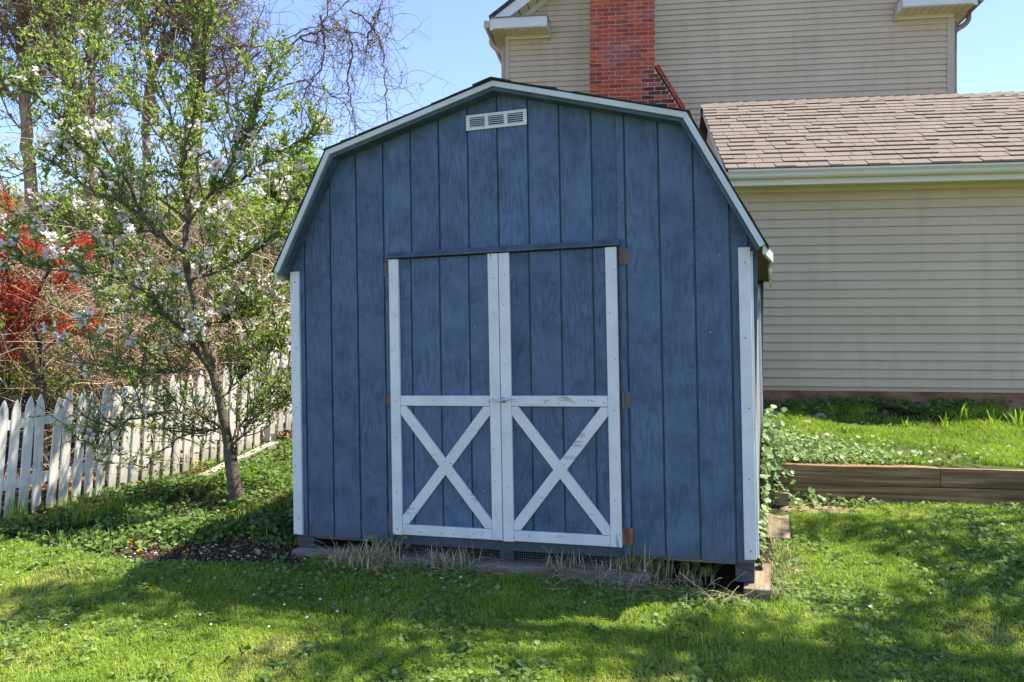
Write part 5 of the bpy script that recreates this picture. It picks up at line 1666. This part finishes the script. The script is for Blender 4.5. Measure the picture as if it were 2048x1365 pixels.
def terrace_plants():
    n = 170000
    a = rng.uniform(1.15, 6.2, n); b = rng.uniform(WALL_HY + .17, HYW - .02, n)
    x = a * HX[0] + b * HN[0]; y = a * HX[1] + b * HN[1]
    pt = vnoise(x, y, 2.3, 41) * .55 + vnoise(x, y, 7, 42) * .45
    far = sstep(HYW - 1.05, HYW - .75, b)
    k = rng.random(n) < np.clip(.72 - far * .75 + (pt - .5) * 2.6, .03, 1)
    x, y, far, pt = x[k], y[k], far[k], pt[k]; n = len(x)
    o = grass_obj('terrace_grass', np.stack([x, y, terr(x, y)], 1), rng.uniform(.022, .062, n) * (1 + far * .4) * (.35 + 1.3 * pt), rng.uniform(.003, .005, n), rng.uniform(.2, 1, n), 'grass', None, np.clip(.2 + .4 * pt + rng.normal(0, .15, n), 0, 1))
    tag(o, 'short bright grass on the raised garden before the house', 'grass', kind='stuff')
    # longer ragged grass along the foundation
    n = 9000
    a = rng.uniform(1.15, 6.2, n); b = rng.uniform(HYW - .8, HYW - .02, n)
    x = a * HX[0] + b * HN[0]; y = a * HX[1] + b * HN[1]
    k = vnoise(x, y, 4.2, 51) > .52
    x, y = x[k], y[k]; n = len(x)
    o = grass_obj('foundation_grass', np.stack([x, y, terr(x, y)], 1), rng.uniform(.03, .10, n), rng.uniform(.004, .006, n), rng.uniform(.2, .9, n), 'grass', None, np.clip(rng.normal(.25, .15, n), 0, 1))
    tag(o, 'ragged darker grass in the shade along the house foundation', 'grass', kind='stuff')
    # darker leafy weeds in clumps along the house wall
    m = 5000
    a = rng.uniform(1.15, 6.2, m); b = HYW - .04 - np.abs(rng.normal(0, .32, m))
    x = a * HX[0] + b * HN[0]; y = a * HX[1] + b * HN[1]
    k = (vnoise(x, y, 3.6, 61) > .55) & (b > HYW - 1.0)
    x, y = x[k], y[k]; m = len(x)
    o = round_leaf_obj('foundation_weeds', np.stack([x, y, terr(x, y) + rng.uniform(.01, .10, m)], 1), unit(rng.normal(size=(m, 3)) * .5 + np.array([0, -.3, 1])), rng.uniform(.010, .026, m), 'weed', None, np.clip(rng.normal(.4, .25, m), 0, 1))
    tag(o, 'clumps of leafy weeds growing along the house foundation', 'ground cover', kind='stuff')
    # pale broad-leaved creeper at the left end and front lip
    m = 2500
    a = 1.12 + rng.gamma(1.3, .42, m); b = WALL_HY + .12 + np.abs(rng.normal(0, 1, m)) * np.interp(a, [1.1, 1.9, 4], [.55, .30, .10])
    x = a * HX[0] + b * HN[0]; y = a * HX[1] + b * HN[1]
    k = (b < HYW - .9) & (rng.random(m) < np.interp(a, [1.1, 2, 3.2, 4.6], [1, .6, .3, .15]))
    x, y = x[k], y[k]; m = len(x)
    o = round_leaf_obj('creeping_weed', np.stack([x, y, terr(x, y) + rng.uniform(.02, .075, m)], 1), unit(rng.normal(size=(m, 3)) * .5 + np.array([0, -.25, 1])), rng.uniform(.009, .020, m), 'ivy')
    tag(o, 'pale round leaved creeper spilling along the top of the retaining wall', 'ground cover', kind='stuff')
    # the same kind of weed between shed wall and edging timbers
    m = 800
    w = np.concatenate([rng.uniform(.3, 1.55, m // 8), rng.uniform(1.45, 2.45, m - m // 8)]); u = np.where(w < 1.6, 2.965 + np.abs(rng.normal(0, .018, m)), 2.97 + np.abs(rng.normal(0, .085, m)))
    zt = np.interp(w, [.3, 1.0, 1.7, 2.3], [.08, .10, .42, .62])
    q = SO[None] + u[:, None] * SU[None] + w[:, None] * SW[None]
    z = hgt(q[:, 0], q[:, 1]) + rng.random(m) ** .8 * zt
    o = round_leaf_obj('wall_weeds', np.stack([q[:, 0], q[:, 1], z], 1), unit(rng.normal(size=(m, 3)) * .5 + np.array([.4, -.35, .8])), rng.uniform(.014, .034, m), 'ivy')
    tag(o, 'leafy weeds crowding between the right shed wall and the timbers', 'ground cover', kind='stuff')
    # grass and litter at the foot of the right wall
    m = 1100
    w = rng.uniform(-.1, 2.0, m); u = np.where((w > .84) & (w < 2.0), 2.965 + np.abs(rng.normal(0, .015, m)), 3.035 + np.abs(rng.normal(0, .075, m)))
    q = SO[None] + u[:, None] * SU[None] + w[:, None] * SW[None]
    o = grass_obj('side_grass', np.stack([q[:, 0], q[:, 1], hgt(q[:, 0], q[:, 1])], 1), rng.uniform(.03, .12, m), rng.uniform(.003, .005, m), rng.uniform(.4, 1.3, m), 'dry_grass', None, np.clip(rng.normal(.35, .22, m), 0, 1))
    tag(o, 'rank grass at the foot of the right shed wall', 'grass', kind='stuff')
    # weeds on the bare patch before the retaining wall
    m = 420
    px = rng.uniform(1575, 1770, m); py = rng.normal(1003, 9, m)
    g = np.array([on_ground(a, min(max(b, 988), 1035)) for a, b in zip(px, py)])
    k = ~in_terrace(g[:, 0], g[:, 1]); g = g[k]; m = len(g)
    o = round_leaf_obj('patch_weeds', g + np.stack([np.zeros(m), np.zeros(m), rng.uniform(.01, .07, m)], 1), unit(rng.normal(size=(m, 3)) * .5 + np.array([0, -.3, 1])), rng.uniform(.010, .026, m), 'ivy')
    tag(o, 'round leaved seedlings on the bare patch before the retaining wall', 'ground cover', kind='stuff')
terrace_plants()

# arching clumps of strap-leaved plants on the terrace
def lily(px, py, n, h, spread, label, mat='grass', cat='plant', fn=terr, name='daylily_plant', group=None, width=.014, lo=.25, hi=.8, droop=1.0, root=.03):
    b = on_ground(px, py, fn)
    V, Q, k = long_blades(n, np.zeros(3), spread, h, width, droop, root)
    o = link(name, np_mesh(name, V, Q, np.repeat(rng.uniform(lo, hi, n), k)), mat)
    o.location = tuple(b)
    return tag(o, label, cat, group)
LG = 'daylilies on the raised garden'
lily(1925, 850, 14, .30, .20, 'largest arching daylily clump close to the foundation', group=LG)
lily(1890, 862, 8, .22, .12, 'daylily left of the largest clump', group=LG)
lily(1985, 858, 9, .24, .13, 'daylily right of the largest clump', group=LG)
lily(2035, 856, 12, .25, .18, 'daylily cut by the right edge of the picture', group=LG)
lily(1812, 858, 7, .15, .07, 'small slim daylily on the left in the shade line', group=LG)
lily(1846, 908, 14, .17, .09, 'upright sunlit daylily clump nearest the retaining wall', group=LG)
lily(1868, 896, 7, .18, .06, 'narrow daylily behind the sunlit upright clump', group=LG)
lily(1912, 900, 6, .15, .06, 'short daylily right of the sunlit upright clump', group=LG)
lily(1948, 906, 6, .15, .06, 'thin daylily near the retaining wall toward the right', group=LG)
lily(1628, 868, 14, .10, .08, 'grassy tuft by the stones on the raised garden', group=LG)
lily(1688, 865, 10, .10, .06, 'low grass tuft right of the small round stone', group=LG)
# dry and green tufts along the shed front
TG = 'long grass tufts at the foot of the shed'
def tuft(px, py, n, h, spread, label, lo, hi):
    return lily(px, py, int(n * 1.3), h * 1.35, spread, label, 'dry_grass', 'grass tuft', hgt, 'grass_tuft', TG, .0075, lo, hi, 1.3, spread * .40)
tuft(745, 1136, 130, .20, .22, 'bleached long grass tuft under the left door', .3, 1.0)
tuft(690, 1128, 50, .13, .15, 'small dry tuft left of the bleached one', .35, 1.0)
tuft(895, 1142, 70, .17, .20, 'thin dry grass tuft left of the centre block', .35, 1.0)
tuft(1130, 1156, 90, .17, .20, 'dry and green grass tuft under the right door', .2, 1.0)
tuft(1205, 1162, 50, .13, .16, 'low dry tuft between the two larger ones right of centre', .3, 1.0)
tuft(1300, 1165, 130, .25, .22, 'tall green and dry grass tuft right of the doors', .05, .95)
tuft(1260, 1163, 60, .19, .16, 'narrow tuft beside the lower right hinge', .1, .9)
tuft(1375, 1170, 40, .12, .14, 'short tuft left of the round leaved weed', .1, .8)
BG = 'grass tufts along the picket fence'
def btuft(px, py, n, h, spread, label):
    return lily(px, py, n, h, spread, label, 'grass', 'grass tuft', hgt, 'grass_tuft', BG, .0055, .05, .55, .7, spread * .3)
btuft(225, 1030, 70, .30, .16, 'tallest green grass tuft before the picket fence')
btuft(165, 1050, 50, .24, .16, 'long grass tuft left of the tallest one by the fence')
btuft(35, 1040, 50, .26, .16, 'grass tuft at the left end of the picket fence')
btuft(310, 975, 40, .19, .12, 'grass tuft at the foot of the fence in the sun')
btuft(490, 965, 46, .20, .12, 'grass tuft right of the apple trunk')
btuft(110, 1045, 30, .18, .14, 'small grass tuft between two taller ones at the fence')
btuft(420, 1050, 30, .14, .10, 'grass tuft in the weedy bed left of the shed corner')

# round-leaved weed under the right corner of the shed
def broad_weed(px, py, n, label, h=.16, r=(.022, .038)):
    b = on_ground(px, py)
    root = empty('round_leaved_weed', tuple(b), label, 'weed')
    az = rng.uniform(0, 6.28, n); rr = rng.uniform(.02, .13, n)
    tip = np.stack([np.cos(az) * rr * 1.5, np.sin(az) * rr * .5, rng.uniform(.3, 1, n) * h], 1)
    P = np.array([spline([(0, 0, -.01), tip[i] * (.35, .35, .6), tip[i]], 6) for i in range(n)])
    tree_tubes('stem', [(P, np.full((n, 6), .0018), 4)], 'weed_stem', root)
    for i in range(n):
        round_leaf_obj('leaf', tip[i:i + 1], unit(rng.normal(size=(1, 3)) * .3 + np.array([0, -.7, .7])), rng.uniform(*r, 1), 'weed', root, rng.uniform(.4, .95, 1), 9)
    return root
MT['weed_stem'] = nmat('weed_stem', [((0.08, 0.12, 0.03),), ((0.12, 0.17, 0.05),)], ns=5, rough=0.6)
broad_weed(1425, 1162, 13, 'round leaved weed growing under the right corner of the shed')
broad_weed(1600, 1004, 9, 'leafy weed against the left end of the retaining wall', .17, (.018, .034))
broad_weed(770, 1130, 8, 'small climbing weed under the left door', .2, (.012, .022))

# stones
def rock(px, py, s, label, fn=terr):
    b = on_ground(px, py, fn)
    import bmesh
    bm = bmesh.new(); bmesh.ops.create_icosphere(bm, subdivisions=3, radius=1)
    sd = rng.uniform(0, 50)
    for v in bm.verts:
        n = math.sin(v.co.x * 2.3 + sd) * .12 + math.sin(v.co.y * 3.1 + sd * 2) * .1 + math.sin(v.co.z * 4.0 + sd) * .07
        v.co = Vector((v.co.x * s[0], v.co.y * s[1], v.co.z * s[2])) * (1 + n)
    me = bpy.data.meshes.new('stone'); bm.to_mesh(me); bm.free()
    me.polygons.foreach_set('use_smooth', [True] * len(me.polygons))
    o = link('stone', me, 'stone'); o.location = (b[0], b[1], b[2] + s[2] * .25); o.rotation_euler = (0, 0, sd)
    return tag(o, label, 'stone', 'field stones on the raised garden')
rock(1545, 838, (.10, .08, .06), 'flat grey stone beside the rear corner of the shed')
rock(1638, 836, (.07, .06, .04), 'brown stone half hidden by grass under the foundation')
rock(1610, 850, (.055, .045, .035), 'small rounded pinkish stone left of the brown one')
rock(1545, 886, (.06, .05, .04), 'little stone at the edge of the pale creeper')
rock(2022, 822, (.06, .05, .035), 'pale stone near the foundation at the right edge')
rock(1652, 874, (.04, .035, .025), 'tiny stone in the sunlit grass')

# yellow flowers, one by one
def flower_meshes():
    out = []
    for s in range(4):
        k = 8; c = np.zeros((k, 3)); c[:, 2] = .0
        ang = np.arange(k) * 2 * math.pi / k + s
        tilt = rng.uniform(.15, .5)
        d = np.stack([np.cos(ang), np.sin(ang), np.full(k, tilt)], 1)
        V, Q = leaves_arr(c, d, np.full(k, .016), np.full(k, .009), .15, 0)
        V2, Q2 = leaves_arr(c + [0, 0, .002], d + [0, 0, .6], np.full(k, .010), np.full(k, .007), .15, 0)
        out.append(np_mesh('petals', np.vstack([V, V2]), np.vstack([Q, Q2 + len(V)]), rng.random(4 * k)))
    return out
FM = flower_meshes()
STEM = MB().cyl((0, 0, 0), (0, 0, -0.10), .0016, 5).mesh('stem')
def flower(p, label, group, h):
    e = empty('yellow_flower', (p[0], p[1], p[2] + h), label, 'flower', group)
    a = link('petals', random.choice(FM), 'yellow', e); b = link('stem', STEM, 'weed_stem', e)
    s = random.uniform(.8, 1.25)
    a.scale = (s, s, s); a.rotation_euler = (random.uniform(-.7, .5), random.uniform(-.5, .5), random.uniform(0, 6))
    b.scale = (1, 1, h / .1)
bedpx = [(43, 1013), (68, 1023), (90, 1026), (106, 1021), (134, 1033), (174, 1032), (367, 1010), (281, 1046), (277, 1057), (282, 1068), (296, 1072), (262, 1080), (259, 1093), (273, 1092), (279, 1108), (340, 1055), (353, 1058), (361, 1056), (369, 1068), (327, 1105), (369, 1106), (374, 1114), (369, 1133), (469, 1023), (585, 1025), (535, 1021), (298, 985), (580, 980), (529, 972), (545, 1001), (558, 1000), (277, 961), (363, 965), (148, 987), (511, 942)]
for q in bedpx:
    where = ('at the left end of the picket fence' if q[0] < 200 else 'on the left side of the weedy mound in the bed' if q[0] < 310 and q[1] > 1040 else
             'on the right side of the weedy mound in the bed' if q[0] < 380 and q[1] > 1040 else 'between the apple trunk and the shed corner' if q[0] > 460 else 'in the sunny bed before the fence')
    flower(on_ground(q[0], q[1] + 14), 'yellow flower ' + where, 'yellow flowers ' + where, random.uniform(.045, .075))
for k in range(16):
    q = (rng.uniform(385, 445), rng.uniform(926, 948))
    flower(on_ground(q[0], q[1] + 16), 'yellow flower in the bright clump at the foot of the fence', 'yellow flowers by the fence', random.uniform(.07, .12))
flower(on_ground(1566, 805, terr), 'yellow dandelion against the red house foundation near the shed', None, .08)
flower(on_ground(1561, 863, terr), 'yellow dandelion above the pale creeper beside the shed', None, .08)
flower(on_ground(2036, 1022), 'yellow dandelion in the lawn at the right edge below the retaining wall', None, .05)
flower(on_ground(1719, 1012), 'yellow flower on the bare patch before the retaining wall', None, .05)
# dead leaves on the lawn
m = 26
px = np.concatenate([rng.uniform(620, 1340, 14), rng.uniform(60, 1900, 12)]); py = np.concatenate([rng.uniform(1140, 1200, 14), rng.uniform(1160, 1350, 12)])
g = np.array([on_ground(a, b) for a, b in zip(px, py)]) + [0, 0, .03]
o = leaf_obj('dead_leaves', g, unit(rand_unit(m) * np.array([1, 1, .4])), rng.uniform(.02, .045, m), rng.uniform(.015, .03, m), 'litter')
tag(o, 'a few brown dead leaves lying on the lawn', 'leaf litter', kind='stuff')

# matted dead grass along the shed front
m = 560
u = rng.uniform(.25, 2.95, m); w = -.13 - np.abs(rng.normal(0, .06, m))
kk = rng.random(m) < .35 + .65 * (vnoise(u, w, 4.0, 91) > .45)
u, w = u[kk], w[kk]; m = len(u)
q = SO[None] + u[:, None] * SU[None] + w[:, None] * SW[None]
q[:, 2] = hgt(q[:, 0], q[:, 1]) + rng.uniform(0, .05, m)
W = walkers(q, unit(rand_unit(m) * np.array([1.2, .6, .5]) + np.array([0, 0, .5])), rng.uniform(.08, .26, m), 8, .16, (0, 0, -.16))
V, Q = tubes_arr(W, taper(m, 8, .0020, .0010), 3)
o = link('dead_grass', np_mesh('dead_grass', V, Q, np.repeat(rng.uniform(.2, .85, m), 21)), 'dry_grass')
tag(o, 'matted bleached dead grass along the foot of the shed front', 'grass', kind='stuff')

# litter, crumbs and petals on the bare soil of the bed
m = 1500
x = rng.uniform(-2.8, -1.15, m); y = bed_y(x) + rng.uniform(-.03, .42, m)
k = in_bed(x, y) & ~in_shed(x, y, .02); x, y = x[k], y[k]; m = len(x)
o = leaf_obj('soil_litter', np.stack([x, y, hgt(x, y) + rng.uniform(.002, .012, m)], 1), unit(rand_unit(m) * np.array([1, 1, .5])), rng.uniform(.006, .028, m), rng.uniform(.004, .014, m), 'litter', None, .5)
tag(o, 'crumbs of bark and dead leaf on the dark soil left of the shed', 'leaf litter', kind='stuff')
m = 70
x = rng.uniform(-2.8, -1.2, m); y = bed_y(x) + rng.uniform(0, .4, m)
k = ~in_shed(x, y, .02); x, y = x[k], y[k]; m = len(x)
o = leaf_obj('soil_petals', np.stack([x, y, hgt(x, y) + .014], 1), unit(rand_unit(m) * np.array([1, 1, .25])), rng.uniform(.012, .024, m), rng.uniform(.009, .015, m), 'petal')
tag(o, 'white petals fallen on the dark soil left of the shed', 'petals', kind='stuff')
